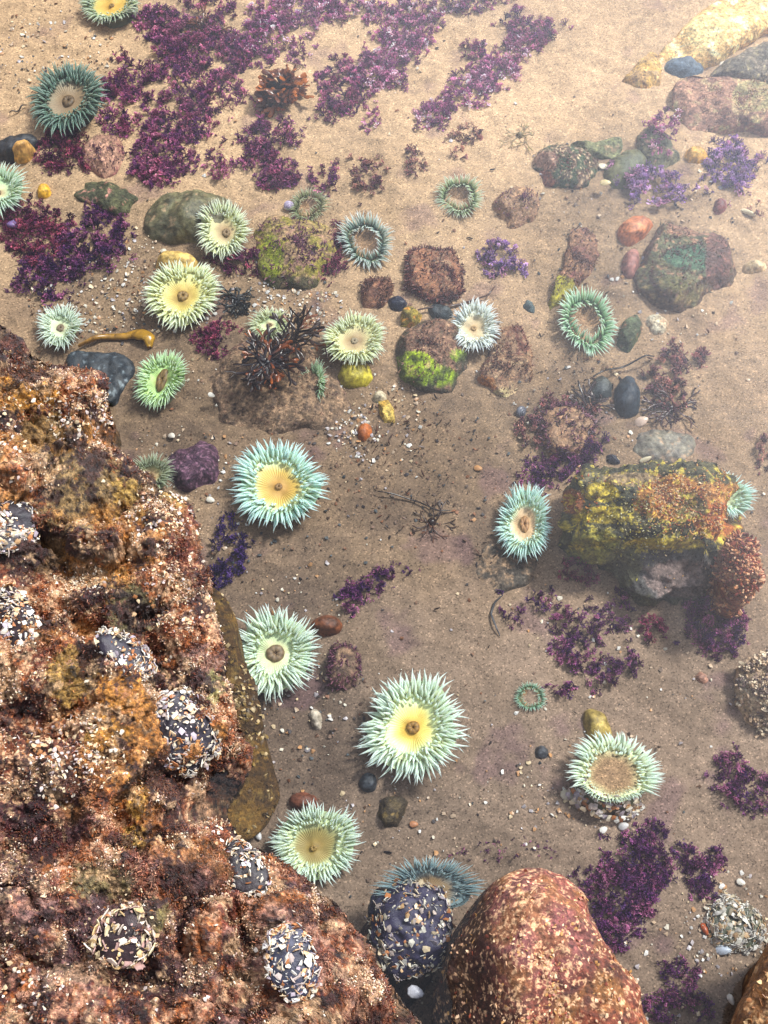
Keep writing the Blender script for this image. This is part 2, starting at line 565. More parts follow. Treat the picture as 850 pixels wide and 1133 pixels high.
def S(label, poly, h, c1, c2, c3=None, name='stone', cat='stone', group=GS, **k):
    cols = dict(c1=C(*c1), c2=C(*c2), c3=None if c3 is None else C(*c3))
    for x in ('sp', 'scale', 'sand', 'patches', 'crust'):
        if x in k: cols[x] = k.pop(x)
    return stone(name, label, poly, h, cols, cat=cat, group=group, **k)


S('moss green rock crusted with purple patches under the ring anemones', [(283, 252), (300, 243), (340, 245), (366, 256), (376, 285), (368, 312), (340, 322), (300, 318), (285, 295)], .05,
  (150, 140, 62), (172, 142, 108), (112, 62, 84), sp=.35, sand=.12, patches=[(300, 285, 14, 25, C(140, 150, 40), .9), (345, 250, 18, 10, C(170, 150, 90), .8), (320, 315, 40, 10, C(60, 62, 40), .9)], fuzz=(700, PUR, (.002, .005), 'top'), p=3.2, q=2.6)
S('smooth olive grey oval stone behind the pale green anemone', ell(215, 241, 58, 27, -3, .04), .045, (112, 108, 80), (92, 90, 70), mat=M_stone, sand=.02)
S('long olive stone with pinkish end beside the oval stone', ell(122, 222, 46, 17, 22, .08), .03, (98, 98, 68), (80, 82, 60), (168, 120, 108), sp=.1)
S('square red furred rock standing alone on sand', [(456, 282), (478, 279), (505, 281), (512, 292), (509, 328), (482, 338), (452, 324), (450, 300)], .034,
  (160, 112, 84), (132, 88, 68), (96, 52, 50), sp=.05, p=6, q=5, crust=C(92, 46, 46), sand=.15, fuzz=(1100, [C(100, 44, 44), C(128, 66, 54), C(84, 40, 46)], (.002, .005), 'rim'))
S('rock with bright lime green algae patch and brown furred top', [(440, 378), (452, 362), (475, 356), (500, 362), (516, 382), (517, 404), (500, 430), (470, 434), (446, 424), (437, 402)], .05,
  (150, 116, 96), (122, 90, 76), (96, 60, 60), sp=.1, p=3.4, q=3, sand=.1, crust=C(72, 78, 62), patches=[(460, 408, 25, 20, C(168, 190, 40), 1), (482, 416, 24, 12, C(150, 176, 44), 1), (508, 393, 10, 7, C(150, 180, 60), .9)], fuzz=(350, BRN, (.0015, .004), 'top'))
S('brown slab edged with cream shell crust beside the lime green rock', [(536, 366), (575, 360), (588, 388), (586, 436), (560, 441), (528, 420), (540, 395)], .022,
  (150, 116, 90), (116, 82, 66), (225, 205, 160), sp=.0, p=5, q=4, sand=.3, patches=[(575, 375, 16, 18, C(110, 66, 58), .9), (535, 425, 14, 10, C(190, 120, 60), .8), (565, 436, 24, 6, C(220, 200, 150), .9)], fuzz=(450, BRN, (.0015, .004), 'top'))
S('long low furred stone with green tapered end', [(630, 252), (648, 236), (668, 240), (669, 270), (656, 300), (628, 330), (602, 345), (594, 336), (614, 312), (626, 284)], .02,
  (158, 120, 92), (128, 90, 74), (104, 62, 60), sp=.15, p=3, patches=[(615, 325, 24, 20, C(158, 150, 56), .95)], fuzz=(420, BRN, (.0015, .004), 'top'))
S('largest dark green boulder with maroon rim at the shallow end', [(724, 262), (745, 244), (778, 242), (801, 265), (813, 300), (803, 334), (772, 349), (732, 342), (706, 326), (702, 306), (714, 280)], .065,
  (116, 112, 80), (94, 98, 72), (176, 134, 108), sp=.25, p=2.8, q=2.4, crust=C(104, 76, 64), patches=[(765, 285, 30, 14, C(72, 108, 84), .9), (745, 322, 34, 16, C(110, 104, 60), .7), (795, 285, 14, 40, C(112, 70, 68), .8), (765, 252, 30, 9, C(150, 108, 92), .7)], fuzz=(700, [C(110, 66, 66), C(88, 92, 66), C(140, 100, 84)], (.0015, .004), 'top'))
S('round rock mottled green, maroon and cream', ell(626, 190, 37, 24, 8, .07), .05, (72, 88, 62), (100, 76, 62), (205, 180, 150), sp=.22, scale=.016, patches=[(605, 178, 14, 10, C(190, 150, 130), .8), (600, 200, 14, 12, C(140, 76, 62), .8)], fuzz=(250, [C(190, 160, 130), C(130, 60, 60), C(90, 100, 60)], (.0015, .004), 'top'))
S('smooth olive stone with white shell bit on its edge', ell(692, 190, 27, 20, -28, .05), .035, (106, 104, 72), (86, 90, 66), mat=M_stone)
S('pale yellow triangular rock half buried in sand', [(684, 96), (702, 74), (721, 57), (731, 63), (732, 95), (718, 106), (690, 104)], .035, (214, 172, 98), (196, 158, 110), (226, 196, 130), sp=.2, p=3.6, q=2.2, sand=.1)
S('blue grey oblong cobble touching the pale yellow rock', ell(756, 76, 25, 10.5, 4, .04), .025, (90, 106, 122), (76, 92, 108), mat=M_stone)
S('broad pinkish slab with shadowed lower edge', [(745, 97), (772, 84), (812, 88), (850, 100), (905, 110), (900, 150), (850, 150), (818, 145), (772, 150), (747, 141)], .04, (176, 136, 114), (150, 112, 96), (196, 190, 140), sp=.05, p=7, q=6, scale=.05, patches=[(835, 105, 25, 18, C(176, 170, 120), .7)], sand=.1, fuzz=(500, [C(150, 100, 90), C(190, 150, 120)], (.0015, .004), 'top'))
S('grey brown slab leaning behind the broad pinkish slab', [(782, 84), (818, 66), (852, 50), (905, 44), (910, 88), (850, 94), (805, 90)], .035, (136, 124, 108), (112, 104, 92), (150, 140, 110), sp=.1, p=6, q=5)
S('bright tan ledge slab at the sunlit far corner', [(726, 76), (758, 42), (788, 6), (840, -25), (930, -30), (925, 26), (850, 40), (800, 58), (756, 76)], .035, (255, 226, 160), (252, 206, 136), (255, 240, 196), sp=.1, p=5, q=4, scale=.06)
S('greenish wedge stone under pink algae fronds', [(706, 142), (732, 132), (744, 165), (760, 193), (722, 196), (708, 176)], .03, (118, 112, 82), (96, 96, 76), (160, 120, 110), sp=.05, p=4, q=3)
S('thin green slate sliver poking out behind the mottled rock', [(625, 161), (655, 160), (686, 154), (684, 178), (655, 172), (636, 166)], .016, (126, 128, 92), (108, 112, 80), p=5, q=5, sand=.1)
S('yellow pebble beside the lilac coralline fronds', ell(770, 172, 14, 9, 5, .05), .02, (228, 180, 96), (210, 160, 84), mat=M_stone, name='pebble', cat='pebble', group=GP)
S('orange angular cobble above the pink oval cobble', [(684, 252), (698, 242), (723, 247), (714, 263), (696, 273), (684, 265)], .03, (206, 134, 94), (188, 116, 80), mat=M_stone, p=3, q=2.4)
S('pink oval cobble below the orange cobble', ell(698, 292, 10.5, 17, 8, .03), .025, (172, 124, 114), (156, 108, 100), mat=M_stone, name='pebble', cat='pebble', group=GP)
S('mossy tilted stone beside the large green ring anemone', [(681, 386), (690, 352), (706, 346), (712, 362), (702, 384), (690, 392)], .03, (96, 108, 80), (80, 88, 66), (140, 100, 80), sp=.05)
S('white lumpy stone below the dark green boulder', ell(727, 360, 14, 11, 20, .12), .022, (236, 226, 200), (214, 196, 166), (196, 160, 130), sp=.05)
S('flat charcoal slate wedged against the crusted red ledge', [(74, 402), (84, 391), (136, 393), (151, 408), (142, 432), (126, 450), (108, 446), (88, 428)], .022, (50, 57, 64), (40, 47, 54), (120, 130, 136), sp=-.1, p=7, q=6, mat=M_stone)
S('wide sand dusted brown dome stone under the dark brown seaweed', [(226, 418), (248, 380), (288, 362), (338, 368), (376, 398), (392, 448), (362, 476), (300, 484), (240, 470)], .032,
  (124, 102, 86), (104, 84, 72), (92, 56, 58), sp=.02, p=2, q=1.5, sand=.5, patches=[(290, 375, 50, 16, C(86, 50, 54), .8)], fuzz=(1000, [C(120, 84, 66), C(96, 58, 54), C(150, 116, 90)], (.001, .003), 'top'))
S('pale yellow oblong cobble topped by an anemone', ell(197, 293, 26, 12, 3, .04), .035, (226, 192, 118), (206, 170, 100), mat=M_stone)
S('pinkish tan rough stone below the dark teal anemone', [(90, 166), (108, 152), (132, 152), (141, 176), (126, 202), (96, 196)], .035, (196, 152, 130), (172, 130, 112), (130, 70, 80), sp=.1, sand=.1, fuzz=(200, PUR, (.0015, .004), 'top'))
S('mustard yellow cobble under the cream brown anemone', ell(393, 414, 21, 17, 0, .06), .024, (186, 172, 66), (160, 146, 60), (110, 100, 60), sp=-.05, mat=M_stone)
S('yellow green knobbly stone above the lime green rock', ell(454, 352, 15, 11, -30, .14), .03, (170, 150, 70), (130, 116, 60), (206, 140, 70), sp=.1)
S('dark blue mussel shaped stone at foot of the square rock', ell(440, 337, 13, 9, 10, .1), .022, (34, 38, 56), (52, 54, 72), mat=M_mussel)
S('slate grey cobble between the square rock and white anemone', ell(487, 346, 16, 9, 5, .06), .018, (66, 74, 78), (52, 58, 62), mat=M_stone)
S('glossy black upright cobble in the brown weed', [(690, 416), (702, 420), (710, 440), (706, 458), (690, 464), (678, 450), (680, 430)], .035, (36, 46, 58), (48, 60, 70), mat=M_stone)
S('dark grey curved stone beside the glossy black cobble', ell(665, 432, 14, 17, 25, .12), .022, (74, 78, 76), (56, 62, 64), mat=M_stone)
S('wide grey stone sunk almost flush with the sand', ell(735, 494, 38, 22, 5, .06), .012, (124, 118, 104), (110, 104, 96), sand=.05, mat=M_stone)
S('small jet black pebble behind the emergent crusted rock', ell(678, 509, 9, 6, 15, .15), .014, (28, 32, 46), (40, 44, 60), name='pebble', cat='pebble', group=GP, mat=M_stone)
S('pale oblong pebble on sand between two mint anemones', ell(350, 796, 8, 13.5, -15, .04), .012, (190, 178, 162), (170, 158, 142), name='pebble', cat='pebble', group=GP, mat=M_stone)
S('reddish brown pebble touching the brown mouthed mint anemone', ell(363, 692, 18, 12, 5, .05), .022, (124, 74, 48), (100, 62, 44), name='pebble', cat='pebble', group=GP, mat=M_stone)
S('round charcoal pebble near the yellow centred anemone', ell(408, 865, 12, 12, 0, .06), .014, (74, 78, 84), (60, 64, 70), name='pebble', cat='pebble', group=GP, mat=M_stone)
S('sand covered stone with purple furred flank beside bare sand', ell(380, 738, 19, 38, 8, .1), .035, (128, 104, 88), (100, 78, 70), (86, 44, 58), sp=.2, sand=.2, fuzz=(350, PUR, (.0015, .004), 'rim'))
S('rust coloured pebble poking out behind the lowest mint anemone', ell(336, 887, 18, 11, 4, .05), .022, (132, 78, 58), (110, 66, 50), name='pebble', cat='pebble', group=GP, mat=M_stone)
S('dark brown forked stone with shadowed base above the slate anemone', [(418, 885), (440, 878), (455, 886), (448, 900), (440, 918), (425, 920), (414, 905)], .03, (98, 84, 62), (76, 66, 54), (120, 100, 60), sp=.1)
S('tiny dark grey pebble on open sand below the thin ring anemone', ell(599, 833, 9.5, 9, 0, .08), .012, (72, 74, 80), (58, 60, 66), name='pebble', cat='pebble', group=GP, mat=M_stone)
S('olive yellow stone upright behind the shell skirted cup anemone', [(644, 786), (656, 782), (670, 790), (680, 818), (660, 832), (646, 815)], .03, (172, 150, 86), (150, 130, 76), mat=M_stone)
S('dark stone plated with purple lobed crust', ell(216, 516, 32, 27, -10, .08), .03, (96, 66, 84), (70, 48, 66), (140, 104, 122), sp=.2, scale=.012)
S('cream yellow knobbly stone in the debris', [(417, 442), (426, 438), (436, 452), (438, 468), (428, 474), (420, 460)], .02, (226, 196, 112), (200, 160, 80), sp=.1)
S('pale grey pebble above the cream yellow knobbly stone', ell(420, 440, 9, 8, 0, .1), .015, (206, 194, 170), (190, 176, 150), name='pebble', cat='pebble', group=GP, mat=M_stone)
S('orange brown pebble in dark seaweed debris', ell(403, 478, 9.5, 11, 10, .08), .014, (190, 112, 62), (164, 94, 54), name='pebble', cat='pebble', group=GP, mat=M_stone)
S('small teal grey angular chip of stone on open sand', ell(585, 340, 10, 7, 30, .2), .012, (82, 96, 98), (70, 84, 88), name='pebble', cat='pebble', group=GP, mat=M_stone)
S('flat cream cobble near the edge of the clear sand', ell(836, 295, 15, 7, -4, .05), .014, (214, 190, 150), (196, 170, 130), name='pebble', cat='pebble', group=GP, mat=M_stone)
S('sandy mound stone ringed with dark and purple weed', ell(628, 478, 34, 32, -20, .1), .035, (172, 134, 104), (144, 108, 88), (110, 66, 70), sp=.1, sand=.25, fuzz=(700, PUR + [C(70, 52, 52)], (.002, .005), 'rim'))
S('cream barnacle crusted rock at the edge of the pool', [(815, 740), (832, 726), (900, 716), (910, 810), (850, 820), (826, 800), (812, 775)], .06, (216, 190, 158), (184, 156, 132), (120, 100, 96), sp=.15, p=3, scale=.014, fuzz=(2600, [C(235, 214, 184), C(200, 170, 140), C(110, 90, 86)], (.002, .006), 'top'))
S('black slate behind the cut off pale green anemone', ell(18, 165, 28, 13, -10, .12), .03, (50, 52, 58), (38, 42, 48), mat=M_stone)
S('tan yellow stone on the black slate', ell(28, 172, 13, 8, -20, .1), .045, (222, 178, 104), (196, 150, 90), mat=M_stone, name='pebble', cat='pebble', group=GP)
S('bright orange yellow pebble above purple weed', ell(49, 213, 9, 9, 0, .1), .02, (236, 182, 72), (214, 150, 60), mat=M_stone, name='pebble', cat='pebble', group=GP)
S('dusty red pebble near the lilac fronds', ell(797, 228, 8.5, 9, 0, .08), .016, (150, 92, 90), (130, 80, 78), mat=M_stone, name='pebble', cat='pebble', group=GP)
S('sand filled tan boulder low in the sand near the fuzzy long stone', [(545, 222), (570, 202), (598, 206), (604, 226), (590, 246), (560, 250)], .018, (180, 142, 108), (158, 122, 96), (112, 72, 80), sp=.1, sand=.25, fuzz=(200, PUR, (.0015, .004), 'top'))
S('brown furred lump below the teal ring anemone', [(400, 312), (430, 300), (436, 322), (425, 340), (400, 342)], .028, (150, 108, 84), (116, 78, 66), (88, 52, 50), sp=.2, fuzz=(350, BRN, (.0015, .004), 'top'))
S('pinkish pebble lying on the open sand near the barnacle rock', ell(777, 750, 10, 7, 30, .1), .008, (178, 134, 116), (160, 120, 104), mat=M_stone, name='pebble', cat='pebble', group=GP)
S('brown purple rock beneath the lowest slate anemone cluster', ell(447, 1050, 46, 70, 20, .08), .085, (58, 48, 60), (84, 64, 62), (120, 90, 80), sp=.15, z0=-.12)


# ---- the big crusted ledge
def ochre(c): return C(*c)


MAIN = [(-40, 300), (0, 350), (20, 372), (52, 398), (85, 410), (118, 420), (128, 455), (134, 490), (148, 520), (188, 545), (214, 562), (224, 605), (230, 650), (242, 695),
        (256, 740), (270, 790), (280, 838), (270, 872), (256, 898), (276, 926), (330, 962), (378, 1000), (412, 1050), (440, 1090), (480, 1140), (540, 1230), (300, 1420), (-420, 1400), (-520, 800), (-260, 380)]
thv = np.concatenate([np.linspace(-1.25, 1.75, 1000, endpoint=False), np.linspace(1.75, 2 * PI - 1.25, 160, endpoint=False)])
thv = (thv + PI) % (2 * PI) - PI
thv = np.sort(thv)
BUMPS = [(60, 620, 70, 24, -.030), (100, 690, 45, 12, -.016), (60, 480, 50, 34, -.012), (95, 440, 46, 34, .016), (165, 555, 46, 32, .012), (140, 690, 36, 30, -.014), (85, 755, 32, 38, .014),
         (132, 775, 28, 30, .012), (240, 880, 26, 40, -.012), (50, 905, 55, 40, -.022), (90, 1040, 26, 26, -.02), (210, 960, 40, 60, .012), (250, 1040, 34, 60, .010), (160, 1075, 30, 26, -.016),
         (300, 1000, 40, 40, .014), (120, 600, 60, 14, .010), (180, 640, 40, 50, .010), (30, 800, 40, 50, .010), (255, 1010, 14, 60, -.014), (120, 980, 30, 30, -.008)]
mV, mF, mN = rock_verts(MAIN, 0.0, .15, p=3.4, q=1.5, nr=540, center=(-160, 980), thetas=thv, amp=(.018, .085), fine=(.007, .026), bumps=BUMPS, ridge=.038, sink=.15, off=3.3, skirt=.05, tilt=(-.12, -.05))
_n = fbm(mV, .007, 3, .7, off=7.0)
mV = mV + mN * (.0032 * _n)[:, None]
mQ = proj(mV)


def main_col(V, N, q):
    n = fbm(V, .06, 5, .6, off=2); m = fbm(V, .016, 4, .65, off=9); f = fbm(V, .005, 3, .7, off=14)
    c = mix(C(184, 104, 50), C(132, 66, 40), sstep(-.3, .3, n))
    c = mix(c, C(216, 168, 128), sstep(.05, .4, m + .4 * f))
    c = mix(c, C(74, 32, 32), sstep(.15, .45, fbm(V, .035, 5, .65, off=31)) * .9)
    # the lower part is pinker and paler
    c = mix(c, C(176, 122, 98), sstep(820, 1020, q[:, 1]) * sstep(-.1, .4, m + .3 * n) * .6)
    pat = [(20, 425, 46, 34, (190, 132, 52), 1), (0, 380, 40, 26, (92, 34, 24), .9), (55, 485, 46, 26, (150, 116, 66), .95), (95, 545, 56, 44, (150, 122, 76), .95), (165, 548, 40, 26, (186, 150, 78), .9),
           (200, 590, 20, 26, (120, 52, 40), .7), (60, 612, 60, 20, (112, 86, 58), .95), (130, 650, 16, 20, (196, 150, 84), .9), (150, 675, 26, 24, (120, 110, 74), .95), (80, 748, 26, 34, (168, 130, 64), .95),  # the wide brown olive patch paints the hollow's shadow into the colour
           (135, 770, 24, 28, (206, 140, 60), .95), (220, 740, 30, 26, (150, 112, 100), .8), (238, 758, 12, 18, (150, 142, 84), .9), (120, 815, 22, 26, (156, 124, 52), .9), (152, 880, 12, 26, (196, 156, 66), .9),
           (148, 925, 14, 14, (206, 168, 84), .9), (110, 975, 36, 22, (140, 124, 80), .9), (165, 1015, 26, 18, (116, 108, 58), .9), (50, 905, 46, 34, (72, 26, 34), .9), (88, 1042, 18, 22, (42, 24, 40), .9),
           (160, 1078, 26, 22, (52, 28, 34), .8), (30, 975, 16, 12, (226, 180, 120), .8), (20, 1000, 40, 50, (170, 130, 126), .6), (250, 900, 30, 30, (164, 90, 50), .7), (255, 1030, 12, 60, (120, 44, 34), .8), (300, 1040, 50, 40, (196, 148, 128), .5)]
    for (px, py, rx, ry, col, st) in pat:
        w = blob(q, px, py, rx, ry, soft=.7) + .8 * (.35 * n + .5 * m + .3 * f)
        c = mix(c, C(*col), sstep(.42, .58, w) * st)
    c = mix(c, C(40, 26, 26), sstep(.35, .7, -m - .3 * f) * .75)
    big = fbm(V, .11, 3, .55, off=52)
    c = mix(c, C(196, 132, 54), sstep(.05, .45, big) * sstep(1100, 800, q[:, 1]) * .7)
    c = mix(c, C(54, 22, 26), sstep(.02, .28, fbm(V, .06, 5, .65, off=61)) * .9)
    c = mix(c, C(226, 184, 140), sstep(.25, .45, fbm(V, .04, 5, .7, off=97)) * .7)
    c = mix(c, C(150, 112, 116), sstep(.1, .4, fbm(V, .06, 4, .6, off=67)) * sstep(850, 960, q[:, 1]) * .3)
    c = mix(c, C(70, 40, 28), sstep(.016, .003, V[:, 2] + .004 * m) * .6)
    c = mix(c, C(104, 80, 34), sstep(.0, -.03, V[:, 2]) * .85)           # olive film on what stays under water
    return c * .94 * np.clip(1 + .7 * f + .5 * m, .18, 2.0)[:, None]


main_c = main_col(mV, mN, mQ)
base = P(-20, 900, FLOOR)
ledge = mesh('crusted_ledge', mV - base, mF, main_c, vcol_mat('crusted_rock', rough=.42, spec=.55, var=.5, vscale=300, bump=1.0, bscale=380, bdist=.005, vor=420))
ledge.location = base
tag(ledge, 'big red and ochre crusted rock ledge rising out of the pool', 'rock')
vis = (mQ[:, 0] > -330) & (mQ[:, 0] < 560) & (mQ[:, 1] > 300) & (mQ[:, 1] < 1330) & (mV[:, 2] > .004)
smooth_m = np.zeros(len(mV))
for b in ((55, 485, 46, 26), (100, 540, 50, 36), (60, 612, 60, 20), (150, 675, 26, 24), (80, 748, 26, 34), (135, 770, 20, 24), (238, 758, 12, 18), (120, 815, 18, 22), (110, 975, 30, 18), (165, 1015, 22, 14)):
    smooth_m = np.maximum(smooth_m, blob(mQ, *b, soft=.7))
smooth_m = sstep(.4, .6, smooth_m + .8 * (.35 * fbm(mV, .06, 5, .6, off=2) + .5 * fbm(mV, .016, 4, .65, off=9)))
# even cover per area: weight by local cell size
cell = np.hypot(*(mV[:, :2] - P(-160, 980, 0.0)[:2]).T)
dens = vis * cell * np.clip(.35 + fbm(mV, .03, 4, .6, off=3), 0, 1.2) * (1 - .9 * smooth_m)
tint = np.clip(main_c, 0, 1)


def tinted_turf(n, size, gain, pal, keep, dens, name, tmpl=RODS, spread=.9):
    idx = rng.choice(len(mV), n, p=dens / dens.sum())
    pos = mV[idx] - base + rng.normal(size=(n, 3)) * .001
    d = mN[idx] + rng.normal(size=(n, 3)) * spread; d[:, 2] += .3
    pc = np.asarray(pal)[rng.integers(0, len(pal), n)]
    cols = (tint[idx] * keep + pc * (1 - keep)) * rng.uniform(gain[0], gain[1], (n, 1))
    v, f, c = scatter(tmpl, pos, frames(d), rng.uniform(size[0], size[1], n), cols)
    tag(mesh(name, v, f, c, M_turf, ledge, smooth=False), kind='stuff')


tinted_turf(21000, (.0018, .0044), (.5, 1.3), [C(166, 82, 44), C(110, 44, 32), C(190, 120, 80), C(64, 26, 30), C(50, 26, 24)], .5, dens * np.clip(.1 + fbm(mV, .05, 3, off=71) * 1.5, .02, 1), 'red_algal_turf')
tinted_turf(90000, (.0009, .0022), (.5, 1.2), [C(204, 112, 54), C(156, 72, 42), C(206, 140, 90), C(116, 48, 34), C(90, 36, 32), C(216, 170, 120)], .78, dens * (1 + sstep(820, 960, mQ[:, 1])), 'stubby_turf', STUBS)
tinted_turf(12000, (.0010, .0027), (.8, 1.2), [C(246, 222, 184), C(236, 200, 160), C(250, 236, 214), C(226, 190, 176)], .1, dens * sstep(.12, .4, fbm(mV, .04, 5, .7, off=97)) ** 1.5, 'pale_crust_turf', STUBS, .7)
cre = np.zeros(len(mV))
for b in ((92, 455, 42, 30, 1), (75, 835, 48, 34, .8), (60, 870, 20, 30, .6), (135, 1040, 36, 40, .6), (15, 1085, 46, 46, .6), (155, 1110, 20, 20, .4), (10, 500, 20, 50, .6), (185, 570, 40, 30, .4), (95, 640, 26, 16, .6), (100, 850, 26, 20, .7), (255, 920, 20, 16, .3), (190, 660, 40, 40, .25)):
    cre = np.maximum(cre, b[4] * blob(mQ, *b[:4], soft=.5))
tinted_turf(2600, (.0014, .0036), (.7, 1.15), [C(240, 214, 170), C(226, 186, 140), C(250, 236, 214), C(180, 120, 70), C(214, 196, 190)], .1, vis * cell * (cre + .008), 'shell_grit', CHIPS, .6)


def on_main(px, py):
    d = np.where(vis & (mQ[:, 0] > -60), np.hypot(mQ[:, 0] - px, mQ[:, 1] - py), 1e9)
    k = np.argsort(d)[:400]
    i = k[np.argmax(mV[k, 2])] if d[k[0]] > 6 else k[0]
    return mV[i], mN[k[:200]].mean(0)


# ---- the brown boulder, the corner boulder and the crusted rock standing in the water
def boulder(name, label, poly, z0, h, p, q, colf, nt, nr, amp, fine, fz, bumps=(), center=None, tilt=(0, 0), ridge=0.0, sink=.0, off=1.0, mat=M_rock, skirt=None, cuts=0):
    V, F, N = rock_verts(poly, z0, h, p, q, nt, nr, center=center, amp=amp, fine=fine, bumps=bumps, tilt=tilt, ridge=ridge, sink=sink, off=off, skirt=skirt, cuts=cuts)
    b = V.mean(0); b[2] = FLOOR
    c = colf(V, N, proj(V))
    o = mesh(name, V - b, F, c, mat); o.location = b
    if label: tag(o, label, 'rock')
    for (n, pal, sz, mask, nm, tm) in fz(V, N, proj(V)):
        turf(o, V - b, N, n, pal, sz, mask, tmpl=tm, name=nm)
    return o


def col_b(V, N, q):
    n = fbm(V, .05, 5, .6, off=5); m = fbm(V, .014, 4, .65, off=3); f = fbm(V, .005, 3, .7, off=1)
    c = mix(C(136, 70, 48), C(92, 50, 36), sstep(-.3, .3, n))
    c = mix(c, C(156, 92, 88), blob(q, 590, 1030, 60, 60, .6) * .7)
    c = mix(c, C(150, 100, 48), sstep(.0, .5, fbm(V, .04, 3, off=44)) * .6)
    c = mix(c, C(46, 32, 26), sstep(556, 524, q[:, 0] + 16 * n - .12 * (q[:, 1] - 1000)) * .8)  # shade of the left flank painted in as dark brown
    c = mix(c, C(224, 178, 134), sstep(.44, .62, .6 * m + 1.1 * f + .25 * blob(q, 575, 1000, 26, 40, .6) + .25 * blob(q, 600, 1080, 40, 50, .6)) * .65)
    return c * np.clip(1 + .35 * f, .4, 1.6)[:, None]


BROWN = [(496, 1060), (505, 1030), (520, 1005), (548, 974), (585, 960), (620, 968), (648, 990), (655, 1010), (672, 1050), (695, 1085), (712, 1125), (735, 1180), (700, 1300), (560, 1340), (480, 1290), (478, 1180), (480, 1100)]
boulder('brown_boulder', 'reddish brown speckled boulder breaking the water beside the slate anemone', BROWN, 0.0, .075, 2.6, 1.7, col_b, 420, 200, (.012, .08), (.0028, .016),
        lambda V, N, q: [(900, [C(226, 186, 146), C(206, 156, 116), C(150, 76, 54), C(190, 140, 80)], (.0009, .0020), sstep(.1, .6, N[:, 2]) * np.clip(.2 + fbm(V, .03, 3, off=3), 0, 1), 'shell_grit', CHIPS)],
        bumps=[(560, 1040, 22, 90, .012), (500, 1085, 48, 110, -.045), (650, 1010, 10, 12, -.006)], sink=.14, off=6, skirt=.03)


def col_c(V, N, q):
    n = fbm(V, .05, 5, .6, off=8); m = fbm(V, .014, 4, .65, off=2)
    c = mix(C(120, 76, 34), C(84, 50, 28), sstep(-.3, .3, n)); c = mix(c, C(206, 160, 110), sstep(.35, .6, m) * .7)
    return c


boulder('corner_boulder', 'olive brown rock cutting the lower corner beside the weed', [(806, 1140), (822, 1100), (838, 1062), (862, 1030), (930, 1010), (1000, 1100), (980, 1260), (860, 1280), (800, 1200)], 0.0, .06, 2.6, 2.2, col_c, 220, 90, (.01, .07), (.002, .015),
        lambda V, N, q: [(700, [C(220, 176, 120), C(170, 110, 60)], (.0015, .0035), sstep(.1, .6, N[:, 2]), 'shell_grit', CHIPS)], sink=.14, off=16, skirt=.04)


def col_s(V, N, q):
    n = fbm(V, .05, 5, .6, off=8); m = fbm(V, .012, 4, .65, off=2)
    c = mix(C(124, 90, 34), C(84, 58, 26), sstep(-.3, .3, n)); return mix(c, C(150, 120, 60), sstep(.3, .6, m) * .6)


boulder('submerged_shelf', 'olive brown rock shelf just under the water along the ledge', [(228, 648), (250, 660), (264, 690), (266, 730), (284, 768), (292, 806), (304, 850), (310, 882), (298, 908), (276, 930), (236, 925), (200, 860), (190, 740), (205, 670)], -.03, .012, 4, 3, col_s, 240, 70, (.006, .05), (.002, .014),
        lambda V, N, q: [(500, [C(150, 120, 60), C(220, 190, 140), C(90, 66, 34)], (.0015, .003), sstep(.1, .6, N[:, 2]), 'shell_grit', CHIPS)], sink=.1, off=56, skirt=.02)


def col_k(V, N, q):
    n = fbm(V, .04, 5, .6, off=5); m = fbm(V, .013, 4, .65, off=3); f = fbm(V, .005, 3, .7, off=1)
    c = mix(C(96, 92, 62), C(70, 72, 60), sstep(-.3, .3, n))
    pats = [(650, 540, 26, 20, (150, 140, 110), .6), (640, 560, 14, 26, (96, 96, 76), .8), (665, 545, 20, 10, (208, 180, 52), .9), (675, 570, 40, 10, (206, 178, 50), .9), (735, 602, 46, 7, (206, 180, 54), .9), (705, 575, 26, 18, (72, 62, 26), .95),
            (745, 550, 40, 26, (206, 140, 66), .95), (795, 565, 32, 30, (198, 110, 52), .95), (765, 560, 20, 14, (122, 116, 62), .9), (800, 545, 30, 12, (212, 150, 84), .9), (815, 570, 12, 12, (72, 70, 40), .9), (632, 555, 14, 14, (190, 112, 70), .8),
            (735, 634, 80, 26, (104, 100, 100), .95), (660, 605, 30, 20, (184, 178, 84), .7), (690, 625, 20, 24, (104, 100, 66), .8), (760, 640, 50, 20, (140, 118, 112), .8), (700, 530, 30, 8, (190, 160, 120), .8)]
    for (px, py, rx, ry, col, st) in pats:
        w = blob(q, px, py, rx, ry, soft=.4) + .5 * (.5 * n + .5 * m)
        c = mix(c, C(*col), sstep(.35, .6, w) * st)
    c = mix(c, C(236, 212, 84), sstep(.25, .5, m + .4 * f) * .75 * (q[:, 1] < 612))
    return c * np.clip(1 + .4 * f + .2 * m, .4, 1.7)[:, None]


